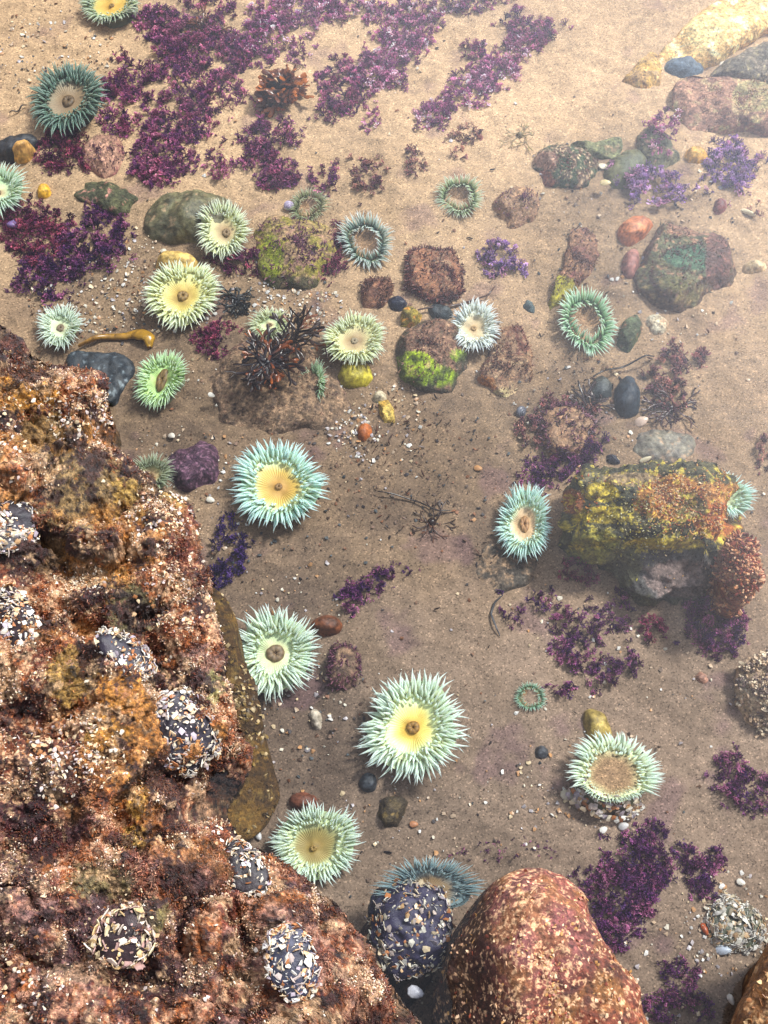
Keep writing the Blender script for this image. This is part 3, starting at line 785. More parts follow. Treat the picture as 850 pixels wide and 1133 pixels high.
KP = [(617, 575), (624, 545), (650, 528), (690, 532), (720, 530), (760, 526), (800, 534), (826, 548), (830, 580), (822, 606), (790, 622), (770, 655), (720, 660), (680, 640), (640, 618), (622, 600)]
ROCK_K = boulder('emergent_crusted_rock', 'yellow and orange crusted rock standing out of the pool between two aqua anemones', KP, FLOOR + .02, .095, 4.6, 4.6, col_k, 360, 130, (.016, .05), (.005, .016),
        lambda V, N, q: [(1700, [C(206, 136, 66), C(224, 170, 100), C(170, 84, 46), C(226, 196, 150)], (.0014, .0028), (np.maximum(blob(q, 775, 560, 60, 34, .4), .5 * blob(q, 635, 550, 26, 24, .4)) + .04) * (N[:, 2] > 0), 'orange_algal_turf', STUBS),
                         (600, [C(200, 186, 70), C(160, 150, 66), C(110, 108, 80), C(220, 210, 160)], (.0012, .0025), blob(q, 670, 590, 60, 50, .5) * (N[:, 2] > 0), 'yellow_algal_turf', STUBS)],
        bumps=[(735, 632, 80, 22, -.022), (700, 560, 50, 14, .006), (765, 552, 30, 20, .008)], sink=.04, off=26, ridge=.01, cuts=4)


def col_l(V, N, q):
    m = fbm(V, .012, 4, .65, off=3)
    return mix(C(150, 70, 46), C(206, 140, 96), sstep(-.2, .4, m))


KNOB = boulder('furred_end', None, [(802, 600), (816, 592), (828, 606), (838, 638), (834, 662), (820, 670), (806, 660), (800, 632)], -.05, .036, 2.4, 2.0, col_l, 120, 50, (.008, .03), (.004, .012),
        lambda V, N, q: [(1500, [C(160, 76, 48), C(206, 140, 96), C(120, 44, 40), C(230, 180, 140)], (.002, .005), (N[:, 2] > 0) * 1.0, 'red_algal_turf', STUBS)], sink=.07, off=36, skirt=.005)
KNOB.location = KNOB.location - ROCK_K.location; KNOB.parent = ROCK_K

# ----------------------------------------------------------------------------- anemones
AN = 'open anemones on the pool floor'


def tent_template(L, phi0, phi1, w0, lat, base, mid, tip, ns=6, n=8, shade=1.0):
    """one tentacle: root at the origin, x outward, z up"""
    u = np.linspace(0, 1, n)
    ph = np.radians(phi0 + (phi1 - phi0) * u ** .9)
    ds = L / (n - 1)
    x = np.concatenate([[0], np.cumsum(np.sin(ph[:-1]) * ds)]); z = np.concatenate([[0], np.cumsum(np.cos(ph[:-1]) * ds)])
    y = lat * u ** 2 * L
    rad = w0 * (1 - u ** 1.5) ** .85 * (1 + .25 * np.sin(u * PI)) + w0 * .04
    V, F = tube(np.stack([x, y, z], 1), rad, ns)
    c = np.where(u[:, None] < .45, mix(base, mid, u / .45), mix(mid, tip, np.clip((u - .45) / .5, 0, 1)))
    cc = np.tile(c[None], (ns, 1, 1)).reshape(-1, 3)
    cc = np.concatenate([cc, c[:1], c[-1:]])
    return V, F, cc * shade


def anemone(label, px, py, rx, ry, base, mid, tip, disc, rd=.52, hz=.42, nout=58, ring=False, tilt=(0, 0), lob=.065, gap=None, tl=1.0, stripes=.25, mouth=(120, 84, 50), mouth_r=.1, seed=None, rot=0.0, mouth_off=(0, 0), col_c=(120, 130, 100), sandy=0.0, shade_out=1.0, wid=1.0, ellm=1.0, name='sea_anemone', zb=None, nm=True, group=AN, droop=0):
    r = np.random.default_rng(int(px * 3 + py) if seed is None else seed)
    base, mid, tip = (C(*x, k=1.0) for x in (base, mid, tip))
    nout = int(nout * (1.55 if ring else 1.45))
    if ring: rd -= .06
    if not ring: rd = rd + .30 * (.75 - rd) * (rd < .75)
    if tilt == (0, 0): tilt = (r.uniform(-9, 9), r.uniform(-6, 9))
    z0 = float(PG(px, py)[2]) if zb is None else zb
    sx = rx * mpp(px, py, z0)
    hh = hz * sx
    loc = P(px, py, z0 + hh); loc[2] = z0 - .001
    sy = ry * mpy(px, py, z0 + hh)
    root = empty(name, loc, label, 'anemone', group, rot=(math.radians(tilt[1]), math.radians(tilt[0]), math.radians(rot)), scale=(sx, sy, (sx + sy) / 2))
    k1, k2, k3 = r.uniform(0, 2 * PI, 3)

    def f(th): return 1 + lob * (np.sin(2 * th + k1) + .8 * np.sin(3 * th + k2) + .5 * np.sin(5 * th + k3))

    def zl(th): return lob * .8 * (np.sin(2 * th + k3) + .7 * np.sin(4 * th + k1))
    # column
    nt, nz = 56, 9
    th = np.arange(nt) * 2 * PI / nt; u = np.linspace(0, 1, nz)
    rr = (rd * (1.02 - .16 * np.sin(u * PI)) + .02 + ((.10 if gap else .42) * (1 - rd) * sstep(.72, 1.0, u) if not ring else 0))[None] * f(th)[:, None]
    V = np.stack([rr * np.cos(th)[:, None], rr * np.sin(th)[:, None], np.broadcast_to(u * (hz - .035), rr.shape) + zl(th)[:, None] * u], -1).reshape(-1, 3)
    V[:, :2] *= (1 + .03 * perlin(V * 14))[:, None]
    mesh('column', V, grid_faces(nt, nz, True), mix(C(*col_c), (mid + base) * .45, np.tile(sstep(.45, .95, u), nt)) * (1 + .3 * perlin(V * 9))[:, None], M_disc, root)
    # oral disc
    nt, nr = 288, 18
    th = np.arange(nt) * 2 * PI / nt; s = np.linspace(0.02, 1, nr)
    rr = rd * s[None] * f(th)[:, None]
    bowl = .15 if not ring else .16
    x = rr * np.cos(th)[:, None] + (1 - s[None]) * mouth_off[0] * rd
    y = rr * np.sin(th)[:, None] + (1 - s[None]) * mouth_off[1] * rd
    zz = hz - bowl * (1 - s ** 2) + (.05 if not ring else .0) * np.exp(-(s * rd / (mouth_r * 1.4)) ** 2)
    z = zz[None] + zl(th)[:, None] * s[None] + .006 * np.sin(th * 48)[:, None] * s[None] * (s[None] < .97)
    V = np.stack([x, y, z], -1).reshape(-1, 3)
    stops = np.array([d[0] for d in disc]); cl = np.array([C(*d[1], k=.9) for d in disc])
    w = s[None] + .09 * perlin(np.stack([x * 5 + k1, y * 5, x * 0], -1).reshape(-1, 3)).reshape(nt, nr)
    c = np.stack([np.interp(w.ravel(), stops, cl[:, i]) for i in range(3)], -1)
    if not ring: c = mix(c, (base * .6 + mid * .4), sstep(.5, .95, w.ravel() - .05))
    st = 1 - stripes * (np.broadcast_to((np.sin(th * 48) > .2)[:, None], w.shape).ravel() * sstep(.16, .35, np.broadcast_to(s, w.shape).ravel()) * (1 - sstep(.75, .98, np.broadcast_to(s, w.shape).ravel())))
    bl = fbm(np.stack([x * 3 + k2, y * 3, x * 0 + k3], -1).reshape(-1, 3), .55, 3)
    st = 1 - (1 - st) * np.clip(.7 + 1.6 * bl, 0, 1.6)
    c = c * st[:, None] * np.clip(1 + .28 * bl, .6, 1.3)[:, None]
    if sandy > 0:
        g = r.random(len(V)); c = mix(c, C(176, 140, 106) * r.uniform(.55, 1.35, (len(V), 1)), np.broadcast_to(1 - sstep(.72, .95, s), w.shape).ravel() * sandy)
    d = mesh('oral_disc', V, grid_faces(nt, nr, True), c, M_sandy if sandy > .5 else M_disc, root)
    if nm:
        # the lips: a puckered ring with a dark slit
        na, nb = 28, 8
        a = np.arange(na) * 2 * PI / na; b = np.arange(nb + 1) * 2 * PI / nb
        R_ = mouth_r * (1 + .05 * np.sin(3 * a + k1) + .04 * np.sin(7 * a + k2)); rt = mouth_r * .5
        X = (R_[:, None] * .62 + rt * np.cos(b)[None]) * np.cos(a)[:, None]
        Y = (R_[:, None] * .62 + rt * np.cos(b)[None]) * np.sin(a)[:, None] * ellm
        Z = rt * .8 * np.sin(b)[None] + 0 * X
        V = np.stack([X + mouth_off[0] * rd, Y + mouth_off[1] * rd, Z + hz - bowl + .045], -1).reshape(-1, 3)
        cc = (C(*mouth) * .7 + C(*disc[1][1]) * .3) * (1 + .35 * np.sin(a * 7 + k2))[:, None, None] * np.linspace(.75, 1.15, nb + 1)[None, :, None]
        m = mesh('mouth', V, grid_faces(na, nb + 1, True), np.broadcast_to(cc, (na, nb + 1, 3)).reshape(-1, 3), M_disc, root)
        e = np.concatenate([V.reshape(na, nb + 1, 3)[:, nb // 2], [[mouth_off[0] * rd, mouth_off[1] * rd, hz - bowl + .03]]])
        i = np.arange(na)
        mesh('throat', e, np.stack([i, (i + 1) % na, np.full(na, na)], 1), C(*mouth) * .25, M_disc, m)
    # tentacles: rows from the rim inward
    rim = 1 - rd
    rows = [  # count, root radius, length, phi0, phi1, width, single objects?
        (nout, rd * 1.0, rim * 1.12, 68, 108 + droop, .027, True),
        (int(nout * .72), rd * .96, rim * 1.02, 44, 96 + droop * .5, .028, True),
        (int(nout * .62), rd * .93, rim * .62, 18, 74, .026, False),
        (int(nout * .52), rd * .80, rim * .30, 30, 82, .024, False)]
    if ring:
        rows = [(nout, rd * 1.0, rim * 1.1, 50, 100, .030, True), (int(nout * .72), rd * .97, rim * .9, 22, 70, .030, True), (int(nout * .7), rd * .92, rim * .75, -25, -55, .028, False)]
    left = 100; soft_parts = []
    nout = int(nout)
    for k, (n, r0, L, p0, p1, w0, single) in enumerate(rows):
        tm = []
        for v in range(7):
            sh = r.uniform(.86, 1.02) * (shade_out if k == 0 else 1)
            tm.append(tent_template(L * tl * r.uniform(.78, 1.1), p0 + r.uniform(-10, 10), p1 + r.uniform(-15, 15), w0 * (.98 if not ring else .9) * wid * r.uniform(.85, 1.15), r.uniform(-.3, .3), base * r.uniform(.8, 1.1), mid, tip, ns=6 if rx > 34 else 5, n=8 if rx > 34 else 6, shade=min(1.0, sh * (1.0 if k < 2 else 1.06))))
        meshes = None
        for i in range(n):
            t = (i + r.uniform(-.38, .38)) * 2 * PI / n
            t += .05 * math.sin(5 * t + k2) + .04 * math.sin(9 * t + k1)
            ro = r0 * f(t) * (1 + (r.uniform(-.03, .03) if k < 2 else r.uniform(-.16, .05)))
            M = Matrix.Translation((ro * math.cos(t), ro * math.sin(t), hz - .005 - .012 * (k == 0) + zl(t))) @ Matrix.Rotation(t + r.uniform(-.12, .12), 4, 'Z') @ Matrix.Diagonal((*([r.uniform(.88, 1.1) * (.75 + .25 * f(t)) * (gap[2] if gap and gap[0] < math.degrees(t) % 360 < gap[1] else 1)] * 3), 1))
            v = int(r.integers(0, 7))
            if single and left > 0:
                left -= 1
                if meshes is None: meshes = {}
                if v not in meshes:
                    o = mesh('tentacle', *tm[v], M_tent, root); meshes[v] = o
                else:
                    o = meshes[v].copy(); COL.objects.link(o); o.parent = root
                o.matrix_basis = M
            else:
                A = np.array(M)
                V, F, c = tm[v]
                soft_parts.append((V @ A[:3, :3].T + A[:3, 3], F, c))
    if soft_parts:
        v, f_, c = join(soft_parts)
        tag(mesh('inner_tentacle_fringe', v, f_, c, M_tent, root), kind='stuff')
    return root


YD = [(0, (140, 92, 34)), (.15, (196, 146, 50)), (.32, (226, 190, 84)), (.5, (236, 224, 130)), (.7, (226, 238, 176)), (1, (214, 236, 190))]
MD = [(0, (120, 92, 66)), (.2, (190, 166, 124)), (.4, (212, 214, 166)), (.7, (196, 222, 178)), (1, (186, 226, 190))]
OD = [(0, (120, 90, 40)), (.25, (176, 146, 70)), (.5, (206, 184, 100)), (.8, (216, 218, 148)), (1, (204, 226, 170))]
BD = [(0, (130, 106, 76)), (.3, (170, 144, 104)), (.6, (206, 190, 140)), (1, (200, 214, 170))]
SD = [(0, (140, 112, 84)), (.6, (150, 124, 94)), (.85, (110, 112, 84)), (1, (120, 140, 104))]
MINT = ((220, 224, 166), (216, 242, 210), (242, 253, 243))
AQUA = ((208, 218, 162), (188, 236, 218), (224, 250, 246))
CREAM = ((196, 190, 120), (222, 234, 178), (246, 250, 222))
DTEAL = ((84, 98, 80), (80, 110, 98), (134, 160, 146))
GRING = ((90, 104, 64), (160, 186, 132), (232, 242, 214))

anemone('large mint anemone with yellow disc and brown mouth on open sand', 459, 803, 61, 61, *MINT, YD, rd=.54, mouth=(150, 108, 50), mouth_r=.11, nout=64, stripes=.18, droop=6)
anemone('aqua tipped anemone with finely striped golden disc', 308, 536, 54, 50, *AQUA, [(0, (156, 116, 66)), (.2, (190, 146, 74)), (.5, (214, 176, 86)), (.8, (222, 206, 120)), (1, (196, 220, 170))], rd=.56, stripes=.4, mouth=(150, 112, 70), mouth_r=.07, nout=60)
anemone('mint anemone with round brown mouth near the olive underwater ledge', 303, 719, 54, 52, *MINT, MD, rd=.42, mouth=(112, 84, 66), mouth_r=.17, nout=60, lob=.06, stripes=.1)
anemone('mint anemone with olive brown disc against the red ledge', 351, 931, 50, 49, *MINT, [(0, (96, 80, 44)), (.15, (150, 124, 60)), (.5, (156, 140, 84)), (.8, (166, 168, 112)), (1, (190, 220, 176))], rd=.6, lob=.05, mouth=(176, 140, 70), mouth_r=.07, mouth_off=(-.1, -.15), nout=60, tilt=(-4, 6), stripes=.3)
CUP = anemone('mint cup anemone with sandy centre and skirt of shell bits', 679, 860, 54, 47, *MINT, [(0, (120, 100, 82)), (.5, (140, 118, 90)), (.8, (190, 180, 130)), (1, (196, 222, 180))], rd=.66, lob=.03, hz=.55, nm=False, sandy=.6, nout=62, tl=1.05, gap=(205, 318, .42), tilt=(4, -14), stripes=.2)
anemone('tilted aqua anemone with peach disc beside the emergent crusted rock', 584, 579, 34, 44, *AQUA, [(0, (150, 100, 60)), (.3, (196, 160, 116)), (.6, (216, 184, 144)), (1, (200, 224, 186))], rd=.5, tilt=(-14, 0), mouth=(186, 130, 80), mouth_r=.14, nout=56, stripes=.1, ellm=1.4)
anemone('aqua anemone half hidden behind the emergent crusted rock', 800, 548, 40, 30, *AQUA, MD, rd=.5, nout=50, hz=.6)
anemone('pale yellow green anemone with olive brown disc beside the yellow cobble', 200, 324, 43, 39, *CREAM, OD, rd=.6, lob=.07, mouth=(150, 116, 70), mouth_r=.13, nout=54, hz=.4)
anemone('pale green anemone with tan disc beside the smooth olive stone', 245, 252, 32, 31, (196, 196, 130), (222, 234, 184), (246, 250, 224), BD, rd=.54, lob=.06, mouth=(140, 112, 76), mouth_r=.13, mouth_off=(.2, -.1), nout=50)
anemone('small whitish mint anemone with tiny brown mouth near the ledge', 66, 362, 28, 28, (206, 216, 176), (216, 238, 208), (242, 252, 242), [(0, (120, 96, 74)), (.2, (176, 166, 130)), (.5, (206, 216, 178)), (1, (206, 230, 196))], rd=.42, mouth=(120, 92, 76), mouth_r=.14, nout=48)
anemone('lopsided lime green anemone with brown slit mouth on the charcoal slate', 181, 417, 33, 32, (180, 206, 120), (190, 230, 160), (226, 250, 214), [(0, (130, 96, 54)), (.2, (160, 150, 80)), (.5, (176, 206, 124)), (1, (176, 216, 150))], rd=.5, lob=.1, mouth=(124, 84, 50), mouth_r=.17, ellm=2.0, nout=50, hz=.5, rot=-15)
anemone('cream anemone with brown disc over the mustard cobble', 392, 375, 37, 33, *CREAM, BD, rd=.58, lob=.05, mouth=(170, 156, 130), mouth_r=.1, nout=56)
anemone('white fringed anemone with pale tan disc beside the lime green rock', 525, 360, 32, 28, (226, 226, 200), (230, 242, 234), (250, 254, 252), [(0, (176, 140, 90)), (.3, (196, 172, 132)), (.7, (206, 190, 154)), (1, (216, 226, 206))], rd=.5, mouth=(180, 140, 84), mouth_r=.09, nout=54, stripes=.05)
anemone('dark teal anemone with sandy grey disc at the edge of purple weed', 75, 109, 43, 41, *DTEAL, [(0, (96, 78, 54)), (.25, (124, 104, 74)), (.7, (140, 128, 98)), (1, (110, 120, 100))], rd=.54, sandy=.35, mouth=(110, 84, 54), mouth_r=.14, nout=60, wid=.95, col_c=(60, 70, 62), lob=.03)
anemone('anemone with golden yellow disc cut by the frame above purple weed', 124, 2, 34, 24, (110, 130, 96), (170, 190, 150), (214, 226, 200), [(0, (200, 150, 60)), (.6, (226, 190, 90)), (1, (206, 206, 130))], rd=.68, nout=56, mouth_r=.08)
anemone('pale green anemone cut by the frame beside the black slate', -4, 211, 33, 33, (176, 196, 146), (190, 222, 188), (226, 242, 222), MD, rd=.45, nout=50)
anemone('teal and white ring anemone with sand filled centre', 406, 267, 32, 32, (60, 80, 70), (146, 172, 156), (244, 248, 240), SD, rd=.66, ring=True, hz=.2, sandy=.9, nm=False, nout=60, wid=.9, lob=.05, rot=20)
anemone('dull olive ring anemone with sandy centre and a lilac snail beside it', 342, 228, 26, 20, (80, 84, 54), (136, 146, 100), (206, 212, 170), SD, rd=.62, ring=True, hz=.2, sandy=.9, nm=False, nout=50, wid=.8)
anemone('green ring anemone with sandy centre alone on far sand', 510, 217, 30, 23, *GRING, SD, rd=.66, ring=True, hz=.2, sandy=.9, nm=False, nout=56, wid=.85)
anemone('large bright green ring anemone with sand centre beside green stone', 648, 356, 35, 38, (84, 112, 76), (150, 198, 150), (216, 240, 214), SD, rd=.68, ring=True, hz=.2, sandy=.95, nm=False, nout=58, lob=.04)
anemone('smallest thin green ring anemone nearly buried in sand', 587, 771, 21, 17, (96, 130, 96), (150, 204, 164), (206, 240, 214), SD, rd=.72, ring=True, hz=.12, sandy=1, nm=False, nout=44, wid=.9, lob=.05, tilt=(0, 0))
anemone('cream green anemone partly covered by the dark brown seaweed', 298, 356, 26, 18, *CREAM, MD, rd=.4, nout=44)
anemone('curled up small green anemone on a ruby coloured base', 352, 420, 22, 22, (160, 190, 116), (176, 216, 156), (216, 242, 210), [(0, (110, 130, 84)), (1, (150, 190, 130))], rd=.4, nout=40, lob=.14, col_c=(110, 44, 60), tilt=(-30, 10), mouth_r=.08)
anemone('grey green anemone tucked behind the edge of the red ledge', 168, 523, 30, 23, (120, 124, 84), (164, 176, 136), (206, 216, 184), BD, rd=.4, nout=56, wid=.8, hz=.5)
SLATE = anemone('slate blue fringed anemone wedged between ledge and brown boulder', 476, 982, 60, 38, (96, 112, 116), (112, 138, 142), (160, 180, 180), [(0, (120, 96, 66)), (.5, (140, 116, 84)), (.8, (104, 112, 112)), (1, (110, 130, 136))], rd=.56, nout=60, hz=.6, wid=.8, col_c=(60, 62, 96), zb=-.07, gap=(195, 345, .3), tilt=(0, 2))

# ---------------------------------------------------------------- closed anemones clad in shell bits
SHELLC = [C(244, 236, 220), C(236, 212, 176), C(230, 186, 136), C(226, 206, 196), C(190, 176, 186), C(250, 246, 236), C(200, 130, 80), C(246, 232, 206)]


def frag_objs(parent, pos, nrm, sizes, cols, limit=80):
    """the largest bits as single parts, the rest as one part"""
    pos, nrm, sizes, cols = map(np.asarray, (pos, nrm, sizes, cols))
    o = np.argsort(-sizes); R = frames(nrm)
    for i in o[:limit]:
        t = CHIPS[rng.integers(0, len(CHIPS))]
        v = (t[0] * sizes[i]) @ R[i].T
        ob = mesh('shell_fragment', v, t[1], cols[i] * t[2], M_shell, parent, smooth=False); ob.location = pos[i]
    if len(o) > limit:
        k = o[limit:]
        v, f, c = scatter(CHIPS, pos[k], R[k], sizes[k], cols[k])
        tag(mesh('shell_grit', v, f, c, M_shell, parent, smooth=False), kind='stuff')


def closed_anemone(label, px, py, rx, ry, rot, n, body=(56, 48, 54), h=.28, at=None, bare=0.25, size=(.0014, .0050), crater=False, pal=SHELLC, z=None, sink=.25):
    if at is None:
        p = PG(px, py) if z is None else P(px, py, z); nn = np.array([0, 0, 1.0])
    else:
        p, nn = at(px, py); nn = nn + np.array([0, -.05, .5]); nn /= np.linalg.norm(nn); p = p + nn * .004
    s = mpp(px, py, p[2])
    a, b = rx * s, ry * s; hh = h * (a + b) * .5
    n = int(n * 2.1)
    nt, nr = 64, 22
    th = np.arange(nt) * 2 * PI / nt; u = np.linspace(.03, 1, nr) * PI / 2
    V = np.stack([a * np.sin(u)[None] ** .8 * np.cos(th)[:, None], b * np.sin(u)[None] ** .8 * np.sin(th)[:, None], np.broadcast_to(hh * np.cos(u), (nt, nr))], -1).reshape(-1, 3)
    V = V * (1 + .16 * fbm(V + p, .016, 4)[:, None] + .3 * fbm(V + p, .05, 1, off=px * .1)[:, None])
    if crater: V[:, 2] -= hh * .5 * np.exp(-((V[:, 0] / a) ** 2 + (V[:, 1] / b) ** 2) / .05)
    V[:, 2] -= hh * sink
    al = math.radians(-rot)
    Rz = np.array([[math.cos(al), -math.sin(al), 0], [math.sin(al), math.cos(al), 0], [0, 0, 1]])
    V = V @ Rz.T
    ax = np.cross([0, 0, 1], nn); ang = math.acos(np.clip(nn[2], -1, 1))
    RR = np.array(Matrix.Rotation(ang, 3, Vector(ax)) if np.linalg.norm(ax) > 1e-6 else Matrix.Identity(3))
    V = V @ RR.T
    root = empty('closed_anemone', p, label, 'anemone', 'closed anemones wearing shell bits')
    cen = V.mean(0)
    F = grid_faces(nt, nr, True)[:, ::-1]
    top = V.reshape(nt, nr, 3)[:, 0].mean(0)
    V2 = np.concatenate([V, top[None]]); i = np.arange(nt)
    F3 = np.stack([i * nr, ((i + 1) % nt) * nr, np.full(nt, nt * nr)], 1)
    c = C(*body, k=.42) * np.clip(1 + .7 * fbm(V2 + p, .012, 3), .3, 2)[:, None]
    mesh('column', V2, [F, F3], c, M_mussel, root)
    N = V - (cen - RR @ np.array([0, 0, hh * .6])); N /= np.linalg.norm(N, axis=1)[:, None]
    w = np.clip(fbm(V + p, .025, 2, off=px) + 1.0 - bare, 0, 1) * np.repeat(np.sin(u)[None], nt, 0).ravel() ** .8
    if crater: w *= (np.hypot(V[:, 0] / a, V[:, 1] / b) > .16)
    idx = rng.choice(len(V), n, p=w / w.sum())
    frag_objs(root, V[idx] + N[idx] * .001 + rng.normal(size=(n, 3)) * .001, N[idx] + rng.normal(size=(n, 3)) * .55, (size[0] * .8 + (size[1] * 1.1 - size[0] * .8) * rng.random(n) ** 2.4), np.asarray(pal)[rng.integers(0, len(pal), n)] * rng.uniform(.75, 1.1, (n, 1)))
    return root


closed_anemone('shell clad closed anemone at the frame edge under the ochre shelf', 14, 578, 36, 48, 5, 420, at=on_main)
closed_anemone('rounded shell clad closed anemone below the ledge hollow', 12, 694, 36, 44, 0, 420, at=on_main, body=(70, 56, 60))
closed_anemone('dark slanting closed anemone with purple streak and few shells', 138, 726, 42, 22, 34, 190, at=on_main, bare=.3, body=(48, 40, 54))
closed_anemone('largest upright shell studded closed anemone near the ledge edge', 204, 808, 34, 54, -22, 420, at=on_main, body=(54, 48, 62))
closed_anemone('white barnacled closed anemone high on the ledge rim', 270, 962, 22, 36, -28, 150, at=on_main, bare=.1)
closed_anemone('blue tinged shell studded closed anemone low on the ledge', 322, 1062, 26, 40, -25, 240, at=on_main, body=(66, 68, 92), bare=.15)
closed_anemone('small cluster of shells around a tiny closed anemone above the dark pit', 135, 1035, 34, 30, 20, 110, at=on_main, body=(60, 40, 44), pal=[C(232, 196, 140), C(246, 226, 180), C(200, 160, 150), C(240, 220, 200)], size=(.002, .0070), h=.26)
closed_anemone('round white closed anemone with dark centre alone on sand', 808, 1019, 30, 33, 0, 460, crater=True, body=(110, 116, 94), bare=-.4, size=(.0016, .0052), h=.5, pal=[C(246, 240, 228), C(236, 220, 190), C(226, 216, 210), C(250, 246, 240), C(206, 170, 130)])

# shells stuck on the cup anemone's front and on the slate anemone's column
def skirt(root, n, a0, a1, r0, r1, z0, z1, size, limit=60, pal=SHELLC):
    sc = np.array(root.scale)
    a = np.radians(rng.uniform(a0, a1, n)); u = rng.random(n)
    rr = r0 + (r1 - r0) * u; zz = z0 + (z1 - z0) * u + rng.normal(size=n) * .02
    pos = np.stack([rr * np.cos(a), rr * np.sin(a), zz], 1)
    nr = np.stack([np.cos(a), np.sin(a), .7 + 0 * a], 1) + rng.normal(size=(n, 3)) * .5
    s = rng.uniform(*size, n) / sc[0]
    frag_objs(root, pos, nr, s, np.asarray(pal)[rng.integers(0, len(pal), n)] * rng.uniform(.7, 1.1, (n, 1)), limit)


skirt(CUP, 170, 195, 315, .62, .98, .52, .05, (.002, .0055))
skirt(SLATE, 60, 205, 345, .5, .7, .58, .4, (.002, .005), 40)
closed_anemone('closed purple blue anemone strewn with shells below the slate tentacles', 456, 1026, 46, 50, 30, 300, body=(74, 68, 100), z=-.045, bare=.1, h=.55, sink=.3)
closed_anemone('small low closed purple blue anemone at the ledge foot', 432, 1012, 22, 26, -20, 50, body=(68, 68, 96), z=-.05, bare=.3, h=.8, sink=.5)

# ----------------------------------------------------------------------------- coralline weed
PAL = dict(
    pink=[C(112, 68, 92), C(150, 98, 120), C(98, 54, 84), C(204, 160, 166), C(134, 80, 104)],
    mid=[C(96, 52, 80), C(120, 68, 94), C(74, 38, 70), C(150, 96, 112), C(108, 56, 76)],
    red=[C(112, 50, 70), C(88, 38, 62), C(136, 70, 84), C(74, 32, 56)],
    dark=[C(72, 38, 70), C(52, 28, 62), C(94, 52, 82), C(62, 32, 56), C(124, 76, 98)],
    blue=[C(52, 38, 74), C(66, 46, 86), C(42, 30, 60)],
    lilac=[C(140, 108, 146), C(182, 150, 178), C(112, 82, 128), C(164, 122, 142)],
    brown=[C(98, 64, 64), C(122, 82, 76), C(80, 52, 58), C(140, 104, 90)])


for _k in PAL: PAL[_k] = [np.clip(1.12 * c - .12 * c.mean(), .004, 1) * dict(lilac=.95, red=1.1, dark=1.25, pink=1.45).get(_k, 1.35) * np.array([.96, .97, 1.10]) for c in PAL[_k]]


def tuft(label, ells, pal='mid', den=1.0, size=(.011, .019), hgt=.012, group='purple coralline clumps on the sand', base=0.0, tm=None, flat=.45):
    Ps, Zs = [], []
    for e in ells:
        cx, cy, rx, ry = e[:4]; rot = math.radians(e[4] if len(e) > 4 else 0)
        n = max(8, int(rx * ry * PI / 9.5 * den))
        a = rng.uniform(0, 2 * PI, n); r_ = (np.sqrt(rng.random(n)) * 1.0 + np.abs(rng.normal(size=n)) * .21) * (1 + .12 * np.sin(3 * a + cx) + .1 * np.sin(5 * a + cy))
        x, y = r_ * np.cos(a) * rx, r_ * np.sin(a) * ry
        Ps.append(np.stack([cx + x * math.cos(rot) - y * math.sin(rot), cy + x * math.sin(rot) + y * math.cos(rot)], 1)); Zs.append(hgt * np.clip(1 - r_ ** 2, 0, 1))
    q = np.concatenate(Ps); z = np.concatenate(Zs)
    p = PG(q[:, 0], q[:, 1])
    keep = fbm(p, .035, 3, off=12) + .55 * (z / max(hgt, 1e-6)) > -.12
    p, z = p[keep], z[keep]
    p[:, 2] += base + z * rng.uniform(.2, 1, len(p)) - .002
    n = len(p); c0 = p.mean(0); c0[2] = p[:, 2].min()
    d = rng.normal(size=(n, 3)) * .55; d[:, 2] = rng.uniform(flat, 1.1, n)
    pal_ = np.asarray(PAL[pal])
    # clumps of like tint
    k = np.clip(((fbm(p, .02, 3, off=4) * .9 + .5 + rng.normal(size=n) * .22) * len(pal_)).astype(int), 0, len(pal_) - 1)
    v, f, c = scatter(tm or SPRAYS, p - c0, frames(d), rng.uniform(*size, n) * mpp(*q.mean(0)) / .00115 * .6, pal_[k] * rng.uniform(.45, 1.5, (n, 1)))
    o = mesh('coralline_tuft', v, f, c, M_cor, smooth=False); o.location = c0
    return tag(o, label, 'seaweed', group)


tuft('bright pink purple coralline clump at the far edge right of the small brown weed', [(325, 14, 46, 20), (300, 42, 34, 26), (385, 12, 32, 16)], 'pink')
tuft('broad purple coralline mat cut by the frame beside the yellow disc anemone', [(235, 12, 32, 16), (210, 38, 40, 22), (175, 22, 22, 14)], 'mid')
tuft('purple coralline mat spreading around the small brown weed', [(220, 62, 40, 24), (262, 62, 22, 18), (185, 58, 26, 16)], 'mid')
tuft('round purple coralline clump between the teal anemone and small brown weed', [(152, 82, 36, 22, -20), (128, 100, 16, 16)], 'mid')
tuft('large purple coralline clump in the middle of the mat', [(205, 98, 36, 28), (245, 98, 28, 26)], 'mid')
tuft('purple coralline clump hugging the dark teal anemone', [(138, 128, 26, 24), (160, 118, 18, 16)], 'mid')
tuft('long purple coralline clump above the smooth olive stone', [(196, 140, 32, 26), (182, 168, 32, 28), (172, 192, 26, 14)], 'mid')
tuft('reddish purple coralline bush under the dark teal anemone', [(68, 168, 24, 22)], 'red', 1.2)
tuft('purple coralline clump directly below the orange brown rockweed', [(300, 155, 30, 22), (290, 185, 28, 22), (312, 203, 20, 8)], 'mid')
tuft('tiny isolated purple sprig cluster on sand above the pale green anemone', [(246, 182, 16, 15)], 'mid', .6)
tuft('purple coralline clump touching the shaded side of the rockweed', [(378, 98, 26, 26), (370, 124, 14, 10)], 'mid')
tuft('ragged pink purple coralline band running up to the far edge', [(415, 78, 28, 20, -30), (440, 60, 32, 16, -20), (448, 36, 30, 16), (462, 14, 34, 12), (440, 92, 12, 8)], 'pink')
tuft('two small purple sprigs on sand below the ragged band', [(415, 128, 8, 9), (410, 140, 7, 6)], 'pink', .8)
